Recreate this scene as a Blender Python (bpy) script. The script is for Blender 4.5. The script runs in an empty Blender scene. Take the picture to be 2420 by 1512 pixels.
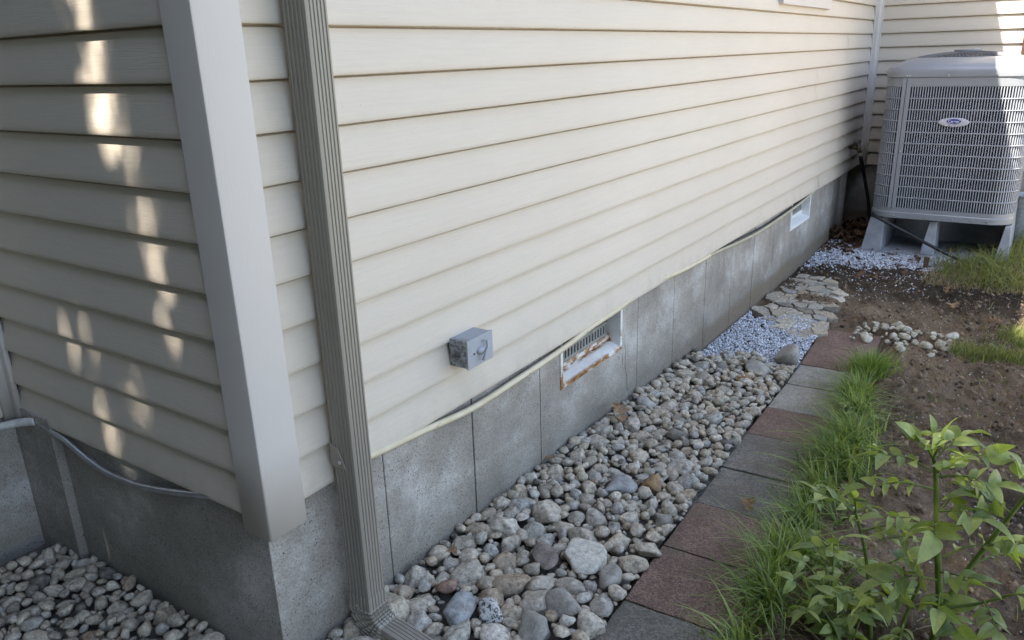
import bpy, bmesh, math, random
import numpy as np
from mathutils import Vector, Matrix

U = 0.105                       # one siding course = 105 mm; all layout numbers are in courses
rnd = random.Random(7)
nr = np.random.RandomState(11)
S = bpy.context.scene
COL = S.collection

# ------------------------------------------------------------------ camera, sky, sun, exposure
cam = bpy.data.cameras.new('camera'); camo = bpy.data.objects.new('camera', cam); COL.objects.link(camo)
camo.location = (-8.825 * U, -12.6594 * U, 9.3028 * U)
camo.rotation_euler = (1.24402, 0.03020, -0.97893)
cam.sensor_width = 36; cam.lens = 1847.6 / 2419 * 36
cam.clip_start = 0.02; cam.clip_end = 600
S.camera = camo

SUN = Vector((-1.9, 1.0, 3.4)).normalized()          # towards the sun
elev = math.asin(SUN.z); azim = math.atan2(SUN.x, SUN.y)
W = bpy.data.worlds.new('World'); S.world = W; W.use_nodes = True
nt = W.node_tree
sky = nt.nodes.new('ShaderNodeTexSky'); sky.sky_type = 'NISHITA'; sky.sun_disc = False
sky.sun_elevation = elev; sky.sun_rotation = azim
sky.air_density = 1.0; sky.dust_density = 0.9; sky.ozone_density = 0.6
hs = nt.nodes.new('ShaderNodeHueSaturation'); hs.inputs['Saturation'].default_value = 0.82
nt.links.new(sky.outputs[0], hs.inputs['Color'])
bg = nt.nodes['Background']; bg.inputs['Strength'].default_value = 0.15
nt.links.new(hs.outputs[0], bg.inputs['Color'])
sl = bpy.data.lights.new('sun', 'SUN'); sl.energy = 5.0; sl.angle = math.radians(0.53); sl.color = (1.0, 0.93, 0.82)
so = bpy.data.objects.new('sun', sl); COL.objects.link(so)
so.rotation_euler = SUN.to_track_quat('Z', 'Y').to_euler()
S.view_settings.view_transform = 'Standard'; S.view_settings.look = 'None'
S.view_settings.exposure = 2.1; S.view_settings.gamma = 1.0
S.view_settings.use_curve_mapping = False
S.render.engine = 'CYCLES'

# ------------------------------------------------------------------ helpers
def mesh_np(name, V, F, scale=U, smooth=False):
    """V (N,3), F list/array of faces (equal or mixed sizes)."""
    me = bpy.data.meshes.new(name)
    V = np.asarray(V, dtype=np.float32) * scale
    if isinstance(F, np.ndarray):
        k = F.shape[1]; n = F.shape[0]
        me.vertices.add(len(V)); me.vertices.foreach_set('co', V.ravel())
        me.loops.add(n * k); me.loops.foreach_set('vertex_index', F.astype(np.int32).ravel())
        me.polygons.add(n); me.polygons.foreach_set('loop_start', np.arange(0, n * k, k, dtype=np.int32))
        me.polygons.foreach_set('loop_total', np.full(n, k, dtype=np.int32))
        me.update(calc_edges=True)
    else:
        me.from_pydata(V.tolist(), [], F); me.update()
    if smooth: me.polygons.foreach_set('use_smooth', [True] * len(me.polygons))
    return me

def add(name, me, mat=None, parent=None, loc=None):
    o = bpy.data.objects.new(name, me); COL.objects.link(o)
    if me is not None and mat is not None and not me.materials: me.materials.append(mat)
    if parent is not None: o.parent = parent
    if loc is not None: o.location = [c * U for c in loc]
    return o

def tag(o, label=None, cat=None, group=None, kind=None):
    if label: o['label'] = label
    if cat: o['category'] = cat
    if group: o['group'] = group
    if kind: o['kind'] = kind
    return o

def empty(name, loc=(0, 0, 0), label=None, cat=None, group=None, parent=None, kind=None):
    o = bpy.data.objects.new(name, None); COL.objects.link(o); o.empty_display_size = 0.1
    o.location = [c * U for c in loc]
    if parent is not None: o.parent = parent
    return tag(o, label, cat, group, kind)

class MB:
    def __init__(s): s.v = []; s.f = []
    def quad(s, a, b, c, d):
        n = len(s.v); s.v += [a, b, c, d]; s.f.append((n, n + 1, n + 2, n + 3))
    def box(s, x0, x1, y0, y1, z0, z1):
        n = len(s.v)
        s.v += [(x, y, z) for z in (z0, z1) for y in (y0, y1) for x in (x0, x1)]
        for f in ((0, 2, 3, 1), (4, 5, 7, 6), (0, 1, 5, 4), (2, 6, 7, 3), (0, 4, 6, 2), (1, 3, 7, 5)):
            s.f.append(tuple(n + i for i in f))
    def hexa(s, P):   # 8 points bottom ring (4) + top ring (4)
        n = len(s.v); s.v += list(P)
        for f in ((3, 2, 1, 0), (4, 5, 6, 7), (0, 1, 5, 4), (1, 2, 6, 5), (2, 3, 7, 6), (3, 0, 4, 7)):
            s.f.append(tuple(n + i for i in f))
    def loft(s, rings, caps=True, closed=True):
        n = len(s.v); k = len(rings[0])
        for r in rings: s.v += [tuple(q) for q in r]
        for i in range(len(rings) - 1):
            for j in range(k if closed else k - 1):
                a = n + i * k + j; b = n + i * k + (j + 1) % k
                s.f.append((a, b, b + k, a + k))
        if caps and closed:
            s.f.append(tuple(n + j for j in reversed(range(k))))
            m = n + (len(rings) - 1) * k
            s.f.append(tuple(m + j for j in range(k)))
    def tube(s, pts, r, seg=10, caps=True, prof=None):
        P = [Vector(p) for p in pts]; rings = []
        up = Vector((0.13, 0.31, 0.94))
        for i, p in enumerate(P):
            t = (P[min(i + 1, len(P) - 1)] - P[max(i - 1, 0)]).normalized()
            a = t.cross(up).normalized(); b = a.cross(t)
            rr = r[i] if hasattr(r, '__len__') else r
            rings.append([p + (a * math.cos(2 * math.pi * j / seg) + b * math.sin(2 * math.pi * j / seg)) * rr for j in range(seg)])
        s.loft(rings, caps)
    def disc(s, c, n, r, h, seg=16, rx=None):
        c = Vector(c); n = Vector(n).normalized()
        a = n.orthogonal().normalized(); b = n.cross(a)
        R0 = [c + (a * math.cos(2 * math.pi * j / seg) + b * math.sin(2 * math.pi * j / seg)) * r for j in range(seg)]
        R1 = [p + n * h for p in R0]
        s.loft([R0, R1])
    def build(s, name, mat, parent=None, smooth=False, bevel=0, loc=None, angle=None):
        me = mesh_np(name, s.v, s.f, smooth=smooth)
        o = add(name, me, mat, parent, loc)
        if bevel:
            m = o.modifiers.new('bevel', 'BEVEL'); m.width = bevel * U; m.segments = 2; m.limit_method = 'ANGLE'; m.angle_limit = math.radians(40)
        if angle: shade_angle(me, angle)
        return o

def shade_angle(me, deg):
    bm = bmesh.new(); bm.from_mesh(me); lim = math.radians(deg)
    for f in bm.faces: f.smooth = True
    for e in bm.edges:
        e.smooth = not (len(e.link_faces) == 2 and e.calc_face_angle(0) > lim)
    bm.to_mesh(me); bm.free()

def spline(P, n):
    P = [Vector(p) for p in P]; out = []
    for i in range(len(P) - 1):
        a = P[max(i - 1, 0)]; b = P[i]; c = P[i + 1]; d = P[min(i + 2, len(P) - 1)]
        for k in range(n):
            t = k / n
            out.append(0.5 * ((2 * b) + (c - a) * t + (2 * a - 5 * b + 4 * c - d) * t * t + (3 * b - a - 3 * c + d) * t ** 3))
    out.append(P[-1]); return out

# value noise on a lattice (numpy)
LAT = np.random.RandomState(3).rand(256, 256)
def vnoise(x, y):
    xi = np.floor(x).astype(int); yi = np.floor(y).astype(int); fx = x - xi; fy = y - yi
    fx = fx * fx * (3 - 2 * fx); fy = fy * fy * (3 - 2 * fy)
    g = lambda a, b: LAT[a % 256, b % 256]
    return (g(xi, yi) * (1 - fx) + g(xi + 1, yi) * fx) * (1 - fy) + (g(xi, yi + 1) * (1 - fx) + g(xi + 1, yi + 1) * fx) * fy
def fbm(x, y, o=4):
    s = 0; a = 0.5
    for i in range(o): s = s + a * vnoise(x * 2 ** i + 17.3 * i, y * 2 ** i + 5.1 * i); a *= 0.5
    return s

# ------------------------------------------------------------------ materials
class Mat:
    def __init__(s, name, rough=0.7, spec=0.4, metal=0.0):
        s.m = bpy.data.materials.new(name); s.m.use_nodes = True; s.t = s.m.node_tree
        s.b = s.t.nodes['Principled BSDF']; s.out = s.t.nodes['Material Output']
        s.b.inputs['Roughness'].default_value = rough; s.b.inputs['Specular IOR Level'].default_value = spec
        s.b.inputs['Metallic'].default_value = metal
        s.geo = s.t.nodes.new('ShaderNodeNewGeometry'); s.pos = s.geo.outputs['Position']
    def n(s, t): return s.t.nodes.new(t)
    def L(s, a, b): s.t.links.new(a, b)
    def map(s, sc=(1, 1, 1), vec=None):
        m = s.n('ShaderNodeMapping'); m.inputs['Scale'].default_value = sc; s.L(vec or s.pos, m.inputs['Vector']); return m.outputs[0]
    def noise(s, scale, detail=4, rough=0.55, vec=None, dist=0.0):
        m = s.n('ShaderNodeTexNoise'); m.inputs['Scale'].default_value = scale; m.inputs['Detail'].default_value = detail
        m.inputs['Roughness'].default_value = rough; m.inputs['Distortion'].default_value = dist
        s.L(vec or s.pos, m.inputs['Vector']); return m.outputs['Fac']
    def vor(s, scale, feat='F1', vec=None, out='Distance', rnd=1.0):
        m = s.n('ShaderNodeTexVoronoi'); m.feature = feat; m.inputs['Scale'].default_value = scale
        m.inputs['Randomness'].default_value = rnd
        s.L(vec or s.pos, m.inputs['Vector']); return m.outputs[out]
    def ramp(s, fac, st, interp='LINEAR'):
        r = s.n('ShaderNodeValToRGB'); e = r.color_ramp.elements; r.color_ramp.interpolation = interp
        while len(e) < len(st): e.new(0.5)
        for i, (p, c) in enumerate(st):
            e[i].position = p; c = (c, c, c) if isinstance(c, (int, float)) else c
            e[i].color = (*c, 1)
        s.L(fac, r.inputs[0]); return r.outputs['Color']
    def mix(s, fac, a, b, mode='MIX'):
        m = s.n('ShaderNodeMix'); m.data_type = 'RGBA'; m.blend_type = mode
        for i, v in ((0, fac), (6, a), (7, b)):
            if isinstance(v, (int, float)): m.inputs[i].default_value = v if i == 0 else (v, v, v, 1)
            elif isinstance(v, tuple): m.inputs[i].default_value = (*v, 1)
            else: s.L(v, m.inputs[i])
        return m.outputs[2]
    def math(s, op, a, b=0.5):
        m = s.n('ShaderNodeMath'); m.operation = op
        for i, v in ((0, a), (1, b)):
            if isinstance(v, (int, float)): m.inputs[i].default_value = v
            else: s.L(v, m.inputs[i])
        return m.outputs[0]
    def sep(s, vec=None):
        m = s.n('ShaderNodeSeparateXYZ'); s.L(vec or s.pos, m.inputs[0]); return m.outputs
    def rand(s):
        o = s.n('ShaderNodeObjectInfo')
        return s.math('FRACT', s.math('ADD', o.outputs['Random'], s.geo.outputs['Random Per Island']))
    def color(s, c):
        if isinstance(c, tuple): s.b.inputs['Base Color'].default_value = (*c, 1)
        else: s.L(c, s.b.inputs['Base Color'])
        return s
    def rough(s, r): s.L(r, s.b.inputs['Roughness']); return s
    def bump(s, h, strength=0.5, dist=0.01):
        b = s.n('ShaderNodeBump'); b.inputs['Strength'].default_value = strength; b.inputs['Distance'].default_value = dist
        s.L(h, b.inputs['Height'])
        if s.b.inputs['Normal'].links: s.L(s.b.inputs['Normal'].links[0].from_socket, b.inputs['Normal'])
        s.L(b.outputs[0], s.b.inputs['Normal']); return s

def m_siding():
    k = Mat('vinyl_siding', 0.55, 0.35)
    base = k.ramp(k.noise(0.9, 3), [(0.3, (0.56, 0.493, 0.412)), (0.7, (0.61, 0.538, 0.452))])
    streak = k.noise(1.0, 5, 0.7, k.map((5, 5, 120)))
    base = k.mix(k.ramp(streak, [(0.42, 0.0), (0.75, 0.22)]), base, (0.42, 0.37, 0.30))
    smudge = k.ramp(k.noise(7, 6, 0.7), [(0.66, 0.0), (0.76, 0.35)])
    mask = k.ramp(k.noise(1.7, 2), [(0.52, 0.0), (0.62, 1.0)])
    base = k.mix(k.mix(1.0, smudge, mask, 'MULTIPLY'), base, (0.34, 0.31, 0.27))
    specks = k.ramp(k.vor(38), [(0.035, 0.7), (0.06, 0.0)])
    sm = k.ramp(k.noise(3.1, 2), [(0.55, 0.0), (0.6, 1.0)])
    base = k.mix(k.mix(1.0, specks, sm, 'MULTIPLY'), base, (0.16, 0.14, 0.12))
    _x, _y, _z = k.sep()
    dm = k.n('ShaderNodeMapRange'); dm.inputs[1].default_value = 0.13; dm.inputs[2].default_value = 0.0; k.L(_z, dm.inputs[0])
    base = k.mix(k.math('MULTIPLY', dm.outputs[0], k.ramp(k.noise(11, 6, 0.7), [(0.42, 0.0), (0.7, 0.4)])), base, (0.36, 0.32, 0.25))
    k.color(base)
    k.bump(k.noise(1.0, 6, 0.72, k.map((12, 12, 260)), 0.5), 0.75, 0.0016)
    k.bump(k.noise(1.0, 2, 0.5, k.map((1.6, 1.6, 5))), 0.25, 0.006)
    return k.m
def m_trim(name='vinyl_trim', c=(0.55, 0.505, 0.465), vert=True):
    k = Mat(name, 0.5, 0.4)
    k.color(k.mix(k.ramp(k.noise(2.2, 5), [(0.4, 0.0), (0.8, 0.25)]), c, tuple(v * 0.78 for v in c)))
    k.bump(k.noise(1.0, 5, 0.6, k.map((260, 260, 12))), 0.28, 0.0014)
    return k.m
def m_downspout():
    k = Mat('painted_aluminium_taupe', 0.42, 0.5)
    c = k.ramp(k.noise(1.0, 5, 0.6, k.map((8, 8, 1.3))), [(0.3, (0.225, 0.2, 0.165)), (0.7, (0.28, 0.252, 0.21))])
    c = k.mix(k.ramp(k.noise(30, 4), [(0.6, 0.0), (0.75, 0.25)]), c, (0.17, 0.15, 0.12))
    k.color(c); k.bump(k.noise(60, 3), 0.06, 0.001)
    return k.m
def m_concrete():
    k = Mat('cast_concrete', 0.9, 0.2)
    c = k.ramp(k.noise(3.0, 7, 0.65), [(0.3, (0.23, 0.21, 0.185)), (0.55, (0.34, 0.312, 0.275)), (0.75, (0.42, 0.39, 0.35))])
    eff = k.ramp(k.noise(3.1, 8, 0.75), [(0.5, 0.0), (0.66, 0.7)])
    c = k.mix(eff, c, (0.56, 0.54, 0.52))
    streaks = k.ramp(k.noise(1.0, 5, 0.6, k.map((9, 9, 0.9))), [(0.55, 0.0), (0.75, 0.25)])
    c = k.mix(streaks, c, (0.20, 0.18, 0.15))
    # earth splashed up the foot of the wall, most at the far end
    x, y, z = k.sep()
    lo = k.math('SUBTRACT', z, k.math('MULTIPLY', k.noise(3.3, 4), 0.10))
    dirt = k.ramp(lo, [(0.0, 1.0), (0.01, 0.0)])
    fx = k.n('ShaderNodeMapRange'); fx.inputs[1].default_value = -0.475; fx.inputs[2].default_value = -0.435
    fx.inputs[3].default_value = 1.0; fx.inputs[4].default_value = 0.0; k.L(lo, fx.inputs[0])
    gx = k.n('ShaderNodeMapRange'); gx.inputs[1].default_value = 2.1; gx.inputs[2].default_value = 2.9; k.L(x, gx.inputs[0])
    c = k.mix(k.math('MULTIPLY', k.math('MULTIPLY', fx.outputs[0], gx.outputs[0]), 0.85), c, (0.20, 0.135, 0.085))
    hx = k.n('ShaderNodeMapRange'); hx.inputs[1].default_value = -0.45; hx.inputs[2].default_value = -0.30
    hx.inputs[3].default_value = 0.55; hx.inputs[4].default_value = 0.0; k.L(lo, hx.inputs[0])
    c = k.mix(hx.outputs[0], c, (0.17, 0.155, 0.125))
    pv = k.vor(135, vec=k.map((1, 1, 0.62)))
    pick = k.ramp(k.noise(22, 3), [(0.47, 0.0), (0.56, 1.0)])
    pits = k.mix(1.0, k.ramp(pv, [(0.15, 0.85), (0.24, 0.0)]), pick, 'MULTIPLY')
    c = k.mix(k.mix(1.0, pits, 0.9, 'MULTIPLY'), c, (0.035, 0.032, 0.03))
    fine = k.ramp(k.noise(260, 3, 0.6), [(0.35, 0.72), (0.65, 1.15)])
    c = k.mix(1.0, c, fine, 'MULTIPLY')
    k.color(c)
    k.bump(k.math('MULTIPLY', pits, -1.0), 0.7, 0.004); k.bump(k.noise(180, 4, 0.6), 0.3, 0.002); k.bump(k.noise(9, 4), 0.3, 0.006)
    return k.m
def m_stone(name='river_stone', light=1.0):
    k = Mat(name, 0.82, 0.25)
    r = k.rand()
    pal = [(0.0, (0.11, 0.105, 0.10)), (0.14, (0.345, 0.32, 0.275)), (0.28, (0.26, 0.262, 0.255)), (0.42, (0.36, 0.325, 0.265)),
           (0.55, (0.30, 0.28, 0.24)), (0.68, (0.42, 0.395, 0.35)), (0.8, (0.275, 0.285, 0.285)), (0.9, (0.30, 0.265, 0.215)), (0.97, (0.26, 0.215, 0.17)), (1.0, (0.45, 0.44, 0.42))]
    c = k.ramp(r, [(p, tuple(v * light * w for v, w in zip(q, (1.06, 1.0, 0.90)))) for p, q in pal])
    n1 = k.noise(70, 7, 0.72)
    c = k.mix(1.0, c, k.ramp(n1, [(0.3, 0.34), (0.5, 1.0), (0.7, 1.6)]), 'MULTIPLY')
    grain = k.ramp(k.noise(330, 3, 0.7), [(0.3, 0.72), (0.7, 1.25)])
    c = k.mix(1.0, c, grain, 'MULTIPLY')
    tint = k.ramp(k.noise(13, 4), [(0.5, 0.0), (0.7, 0.5)])
    c = k.mix(tint, c, (0.33 * light, 0.30 * light, 0.25 * light))
    k.color(c); k.bump(n1, 0.75, 0.005); k.bump(k.noise(24, 4, 0.6), 0.5, 0.008)
    return k.m
def m_onestone(name, c, c2, sc=60, mixp=(0.45, 0.6)):
    k = Mat(name, 0.85, 0.22)
    n1 = k.noise(sc, 6, 0.68)
    col = k.mix(k.ramp(n1, [(mixp[0], 0.0), (mixp[1], 1.0)]), c, c2)
    col = k.mix(1.0, col, k.ramp(k.noise(300, 3, 0.7), [(0.3, 0.75), (0.7, 1.22)]), 'MULTIPLY')
    n2 = k.noise(48, 7, 0.72); col = k.mix(1.0, col, k.ramp(n2, [(0.28, 0.5), (0.5, 1.0), (0.72, 1.4)]), 'MULTIPLY')
    k.color(col); k.bump(n2, 0.8, 0.006); k.bump(n1, 0.5, 0.004); k.bump(k.noise(150, 4), 0.4, 0.0014)
    return k.m
def m_soil():
    k = Mat('garden_soil', 0.95, 0.12)
    n1 = k.noise(3.2, 7, 0.7)
    c = k.ramp(n1, [(0.3, (0.05, 0.036, 0.025)), (0.5, (0.17, 0.122, 0.08)), (0.68, (0.30, 0.222, 0.148))])
    c = k.mix(k.ramp(k.noise(1.4, 5, 0.65), [(0.48, 0.0), (0.62, 0.75)]), c, (0.26, 0.19, 0.128))
    c = k.mix(k.ramp(k.noise(0.9, 5, 0.6), [(0.52, 0.0), (0.62, 0.75)]), c, (0.04, 0.033, 0.026))
    c = k.mix(1.0, c, k.ramp(k.noise(120, 4, 0.75), [(0.25, 0.45), (0.7, 1.5)]), 'MULTIPLY')
    peb = k.mix(1.0, k.ramp(k.vor(75), [(0.12, 1.0), (0.2, 0.0)]), k.ramp(k.noise(40, 2), [(0.58, 0.0), (0.64, 1.0)]), 'MULTIPLY')
    c = k.mix(peb, c, (0.30, 0.26, 0.21))
    # dark freshly dug topsoil in front of the white gravel, thinning out towards the path
    x, y, z = k.sep()
    xx = k.math('ADD', x, k.math('MULTIPLY', k.math('SUBTRACT', k.noise(2.6, 6, 0.7), 0.5), 1.3))
    hm = k.n('ShaderNodeMapRange'); hm.inputs[1].default_value = 3.85; hm.inputs[2].default_value = 4.5; k.L(xx, hm.inputs[0])
    hm2 = k.n('ShaderNodeMapRange'); hm2.inputs[1].default_value = 5.4; hm2.inputs[2].default_value = 5.0; k.L(x, hm2.inputs[0])
    c = k.mix(k.math('MULTIPLY', k.math('MULTIPLY', hm.outputs[0], hm2.outputs[0]), 0.85), c, k.ramp(k.noise(60, 4, 0.7), [(0.3, (0.018, 0.014, 0.011)), (0.7, (0.06, 0.046, 0.034))]))
    # lawn further off
    far = k.n('ShaderNodeMapRange'); far.inputs[1].default_value = -2.2; far.inputs[2].default_value = -3.2; k.L(k.math('ADD', y, k.math('MULTIPLY', k.noise(1.5, 3), 0.6)), far.inputs[0])
    c = k.mix(far.outputs[0], c, k.ramp(k.noise(20, 5, 0.7), [(0.3, (0.035, 0.06, 0.015)), (0.7, (0.10, 0.13, 0.04))]))
    k.color(c); k.bump(k.noise(55, 6, 0.75), 0.8, 0.02); k.bump(k.noise(220, 3, 0.7), 0.5, 0.004)
    return k.m
def m_paver(name, c, c2, agg):
    k = Mat(name, 0.92, 0.2)
    v = k.ramp(k.vor(210, out='Color'), [(0.2, tuple(a * 0.6 for a in c)), (0.6, c), (0.9, c2)])
    col = k.mix(k.ramp(k.noise(5, 6, 0.7), [(0.4, 0.0), (0.72, 0.8)]), v, tuple(a * 0.45 for a in c))
    sp = k.mix(1.0, k.ramp(k.vor(150), [(0.16, 1.0), (0.26, 0.0)]), k.ramp(k.noise(70, 2), [(0.5, 0.0), (0.58, 1.0)]), 'MULTIPLY')
    col = k.mix(sp, col, agg)
    moss = k.ramp(k.noise(9, 5, 0.7), [(0.6, 0.0), (0.75, 0.55)])
    col = k.mix(moss, col, (0.06, 0.062, 0.034))
    col = k.mix(k.ramp(k.noise(3.4, 6, 0.7), [(0.52, 0.0), (0.68, 0.7)]), col, (0.13, 0.105, 0.08))
    k.color(col); k.bump(k.vor(210), 0.6, 0.003); k.bump(k.noise(30, 5), 0.35, 0.005)
    return k.m
def m_plain(name, c, rough=0.6, spec=0.4, metal=0.0, var=0.2, sc=40, bump=0.1):
    k = Mat(name, rough, spec, metal)
    k.color(k.mix(1.0, c, k.ramp(k.noise(sc, 5, 0.6), [(0.3, 1 - var), (0.7, 1 + var)]), 'MULTIPLY'))
    if bump: k.bump(k.noise(sc * 3, 4), bump, 0.002)
    return k.m
def m_leafy(name, c1, c2, trans=0.35, rough=0.45, veins=0):
    k = Mat(name, rough, 0.35)
    r = k.rand()
    c = k.mix(r, c1, c2)
    c = k.mix(1.0, c, k.ramp(k.noise(35, 4, 0.6), [(0.3, 0.75), (0.7, 1.2)]), 'MULTIPLY')
    k.color(c)
    if trans:
        tr = k.n('ShaderNodeBsdfTranslucent'); k.L(k.mix(1.0, c, (1.35, 1.35, 0.55), 'MULTIPLY'), tr.inputs[0])
        mx = k.n('ShaderNodeMixShader'); mx.inputs[0].default_value = trans
        k.L(k.b.outputs[0], mx.inputs[1]); k.L(tr.outputs[0], mx.inputs[2]); k.L(mx.outputs[0], k.out.inputs[0])
    if veins: k.bump(k.noise(90, 3), 0.3, 0.002)
    return k.m
def m_plantleaf(name, c1, c2, trans, rough, veins=1):
    k = Mat(name, rough, 0.5)
    tc = k.n('ShaderNodeTexCoord'); x, y, z = k.sep(tc.outputs['Object'])
    ay = k.math('ABSOLUTE', y)
    c = k.mix(k.rand(), c1, c2)
    c = k.mix(1.0, c, k.ramp(k.noise(28, 5, 0.65), [(0.3, 0.7), (0.7, 1.2)]), 'MULTIPLY')
    mid = k.ramp(ay, [(0.006, 1.0), (0.018, 0.0)])
    fr = k.math('FRACT', k.math('MULTIPLY', k.math('SUBTRACT', x, k.math('MULTIPLY', ay, 0.9)), 8.0))
    sv = k.ramp(k.math('ABSOLUTE', k.math('SUBTRACT', fr, 0.5)), [(0.02, 1.0), (0.10, 0.0)])
    v = k.math('MAXIMUM', mid, k.math('MULTIPLY', sv, 0.55))
    c = k.mix(k.math('MULTIPLY', v, 0.55), c, (0.30, 0.36, 0.17))
    spot = k.ramp(k.noise(16, 3), [(0.66, 0.0), (0.72, 0.6)])
    c = k.mix(spot, c, (0.30, 0.29, 0.12))
    k.color(c); k.bump(k.math('MULTIPLY', v, -1.0), 0.5, 0.002); k.bump(k.noise(70, 3), 0.35, 0.003)
    tr = k.n('ShaderNodeBsdfTranslucent'); k.L(k.mix(1.0, c, (1.35, 1.4, 0.5), 'MULTIPLY'), tr.inputs[0])
    mx = k.n('ShaderNodeMixShader'); mx.inputs[0].default_value = trans
    k.L(k.b.outputs[0], mx.inputs[1]); k.L(tr.outputs[0], mx.inputs[2]); k.L(mx.outputs[0], k.out.inputs[0])
    return k.m
def m_conduit():
    k = Mat('painted_flex_conduit', 0.5, 0.35)
    c = k.ramp(k.noise(14, 4), [(0.3, (0.56, 0.475, 0.31)), (0.7, (0.66, 0.58, 0.43))])
    flake = k.ramp(k.noise(1.0, 5, 0.7, k.map((16, 60, 60))), [(0.64, 0.0), (0.67, 1.0)])
    k.color(k.mix(flake, c, (0.07, 0.055, 0.035)))
    return k.m
def m_rustwhite():
    k = Mat('rusty_white_paint', 0.55, 0.35)
    r = k.ramp(k.noise(1.0, 7, 0.74, k.map((12, 30, 34))), [(0.44, 0.0), (0.54, 1.0)])
    rc = k.ramp(k.noise(45, 4), [(0.3, (0.13, 0.055, 0.02)), (0.7, (0.42, 0.20, 0.06))])
    x, y, z = k.sep()
    lowm = k.n('ShaderNodeMapRange'); lowm.inputs[1].default_value = -0.09; lowm.inputs[2].default_value = -0.14; k.L(z, lowm.inputs[0])
    ym = k.n('ShaderNodeMapRange'); ym.inputs[1].default_value = 0.01; ym.inputs[2].default_value = 0.09; k.L(y, ym.inputs[0])
    edge = k.ramp(ym.outputs[0], [(0.08, 1.0), (0.2, 0.12), (0.55, 0.1), (0.68, 1.0)])
    fac = k.mix(1.0, k.mix(1.0, r, edge, 'MULTIPLY'), lowm.outputs[0], 'MULTIPLY')
    k.color(k.mix(fac, k.mix(k.ramp(k.noise(22, 5), [(0.4, 0.0), (0.8, 0.3)]), (0.74, 0.73, 0.70), (0.5, 0.45, 0.38)), rc))
    k.bump(r, 0.3, 0.002)
    return k.m
def m_box():
    k = Mat('weathered_grey_metal_box', 0.5, 0.4, 0.0)
    x, y, z = k.sep()
    n = k.ramp(k.noise(75, 6, 0.75), [(0.46, 0.0), (0.56, 1.0)])
    lft = k.n('ShaderNodeMapRange'); lft.inputs[1].default_value = 0.715; lft.inputs[2].default_value = 0.698; k.L(x, lft.inputs[0])
    oxid = k.mix(1.0, n, k.math('ADD', k.math('MULTIPLY', lft.outputs[0], 0.9), 0.06), 'MULTIPLY')
    c = k.mix(oxid, (0.32, 0.335, 0.36), (0.13, 0.13, 0.125))
    k.color(c); k.bump(n, 0.25, 0.001)
    return k.m

SID = m_siding(); TRIM = m_trim(); DS = m_downspout(); CON = m_concrete(); STONE = m_stone(light=1.2)
SOIL = m_soil()
DARK = m_plain('dark_void', (0.02, 0.02, 0.02), 0.9, 0.1)
WHITE = m_plain('white_painted_steel', (0.74, 0.74, 0.73), 0.5, 0.4, var=0.06)
RUSTW = m_rustwhite()
ACM = m_plain('grey_powder_coat', (0.235, 0.245, 0.265), 0.28, 0.5, var=0.05, sc=8, bump=0.03)
ACD = m_plain('coil_dark', (0.032, 0.037, 0.052), 0.5, 0.3, var=0.3, sc=30)
SCREW = m_plain('bright_screw', (0.6, 0.6, 0.62), 0.3, 0.5, 0.9, var=0.1)
STEEL = m_plain('galvanised_flex_steel', (0.55, 0.56, 0.58), 0.35, 0.5, 0.85, var=0.15, sc=20)
RUBBER = m_plain('black_rubber', (0.018, 0.018, 0.020), 0.38, 0.45, var=0.2)
STANDM = m_plain('grey_moulded_plastic', (0.27, 0.28, 0.305), 0.75, 0.25, var=0.25, sc=9, bump=0.1)
WOOD = m_plain('weathered_wood', (0.10, 0.068, 0.042), 0.85, 0.2, var=0.35, sc=50, bump=0.4)
GLASS = Mat('window_glass', 0.06, 0.6).color((0.03, 0.035, 0.04)).m
VENT = m_plain('dirty_white_vent', (0.24, 0.24, 0.225), 0.6, 0.3, var=0.3, sc=25)
GRASS = m_leafy('grass_blades', (0.07, 0.135, 0.035), (0.31, 0.39, 0.12), 0.4, 0.45)
GRASSY = m_leafy('yellowing_grass_blades', (0.08, 0.125, 0.03), (0.30, 0.31, 0.11), 0.38, 0.5)
STRAW = m_leafy('dry_grass_blades', (0.20, 0.16, 0.08), (0.38, 0.31, 0.18), 0.2, 0.6)
PLANT = m_plantleaf('potato_leaves', (0.14, 0.20, 0.06), (0.38, 0.44, 0.15), 0.42, 0.40, veins=1)
STEM = m_plain('green_stem', (0.12, 0.165, 0.035), 0.5, 0.35, var=0.25, sc=20)
OAK = m_leafy('dry_oak_leaf', (0.19, 0.105, 0.05), (0.30, 0.185, 0.10), 0.15, 0.6, veins=1)
LITTER = m_leafy('leaf_litter', (0.035, 0.022, 0.014), (0.16, 0.085, 0.045), 0.1, 0.75)
CHIP = m_leafy('crushed_white_stone', (0.28, 0.30, 0.34), (0.76, 0.78, 0.83), 0, 0.8)
CLOD = m_leafy('soil_crumbs', (0.038, 0.028, 0.020), (0.25, 0.18, 0.118), 0, 0.95)
PEBB = m_leafy('pale_pebbles', (0.26, 0.23, 0.19), (0.5, 0.47, 0.42), 0, 0.85)
SLATE = m_stone('flat_slate_stone', 1.05)
ROOF = m_plain('asphalt_shingle', (0.06, 0.055, 0.05), 0.95, 0.1, var=0.4, sc=60, bump=0.5)
BROWN = m_plain('brown_painted_shutter', (0.07, 0.035, 0.028), 0.5, 0.4)

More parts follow.
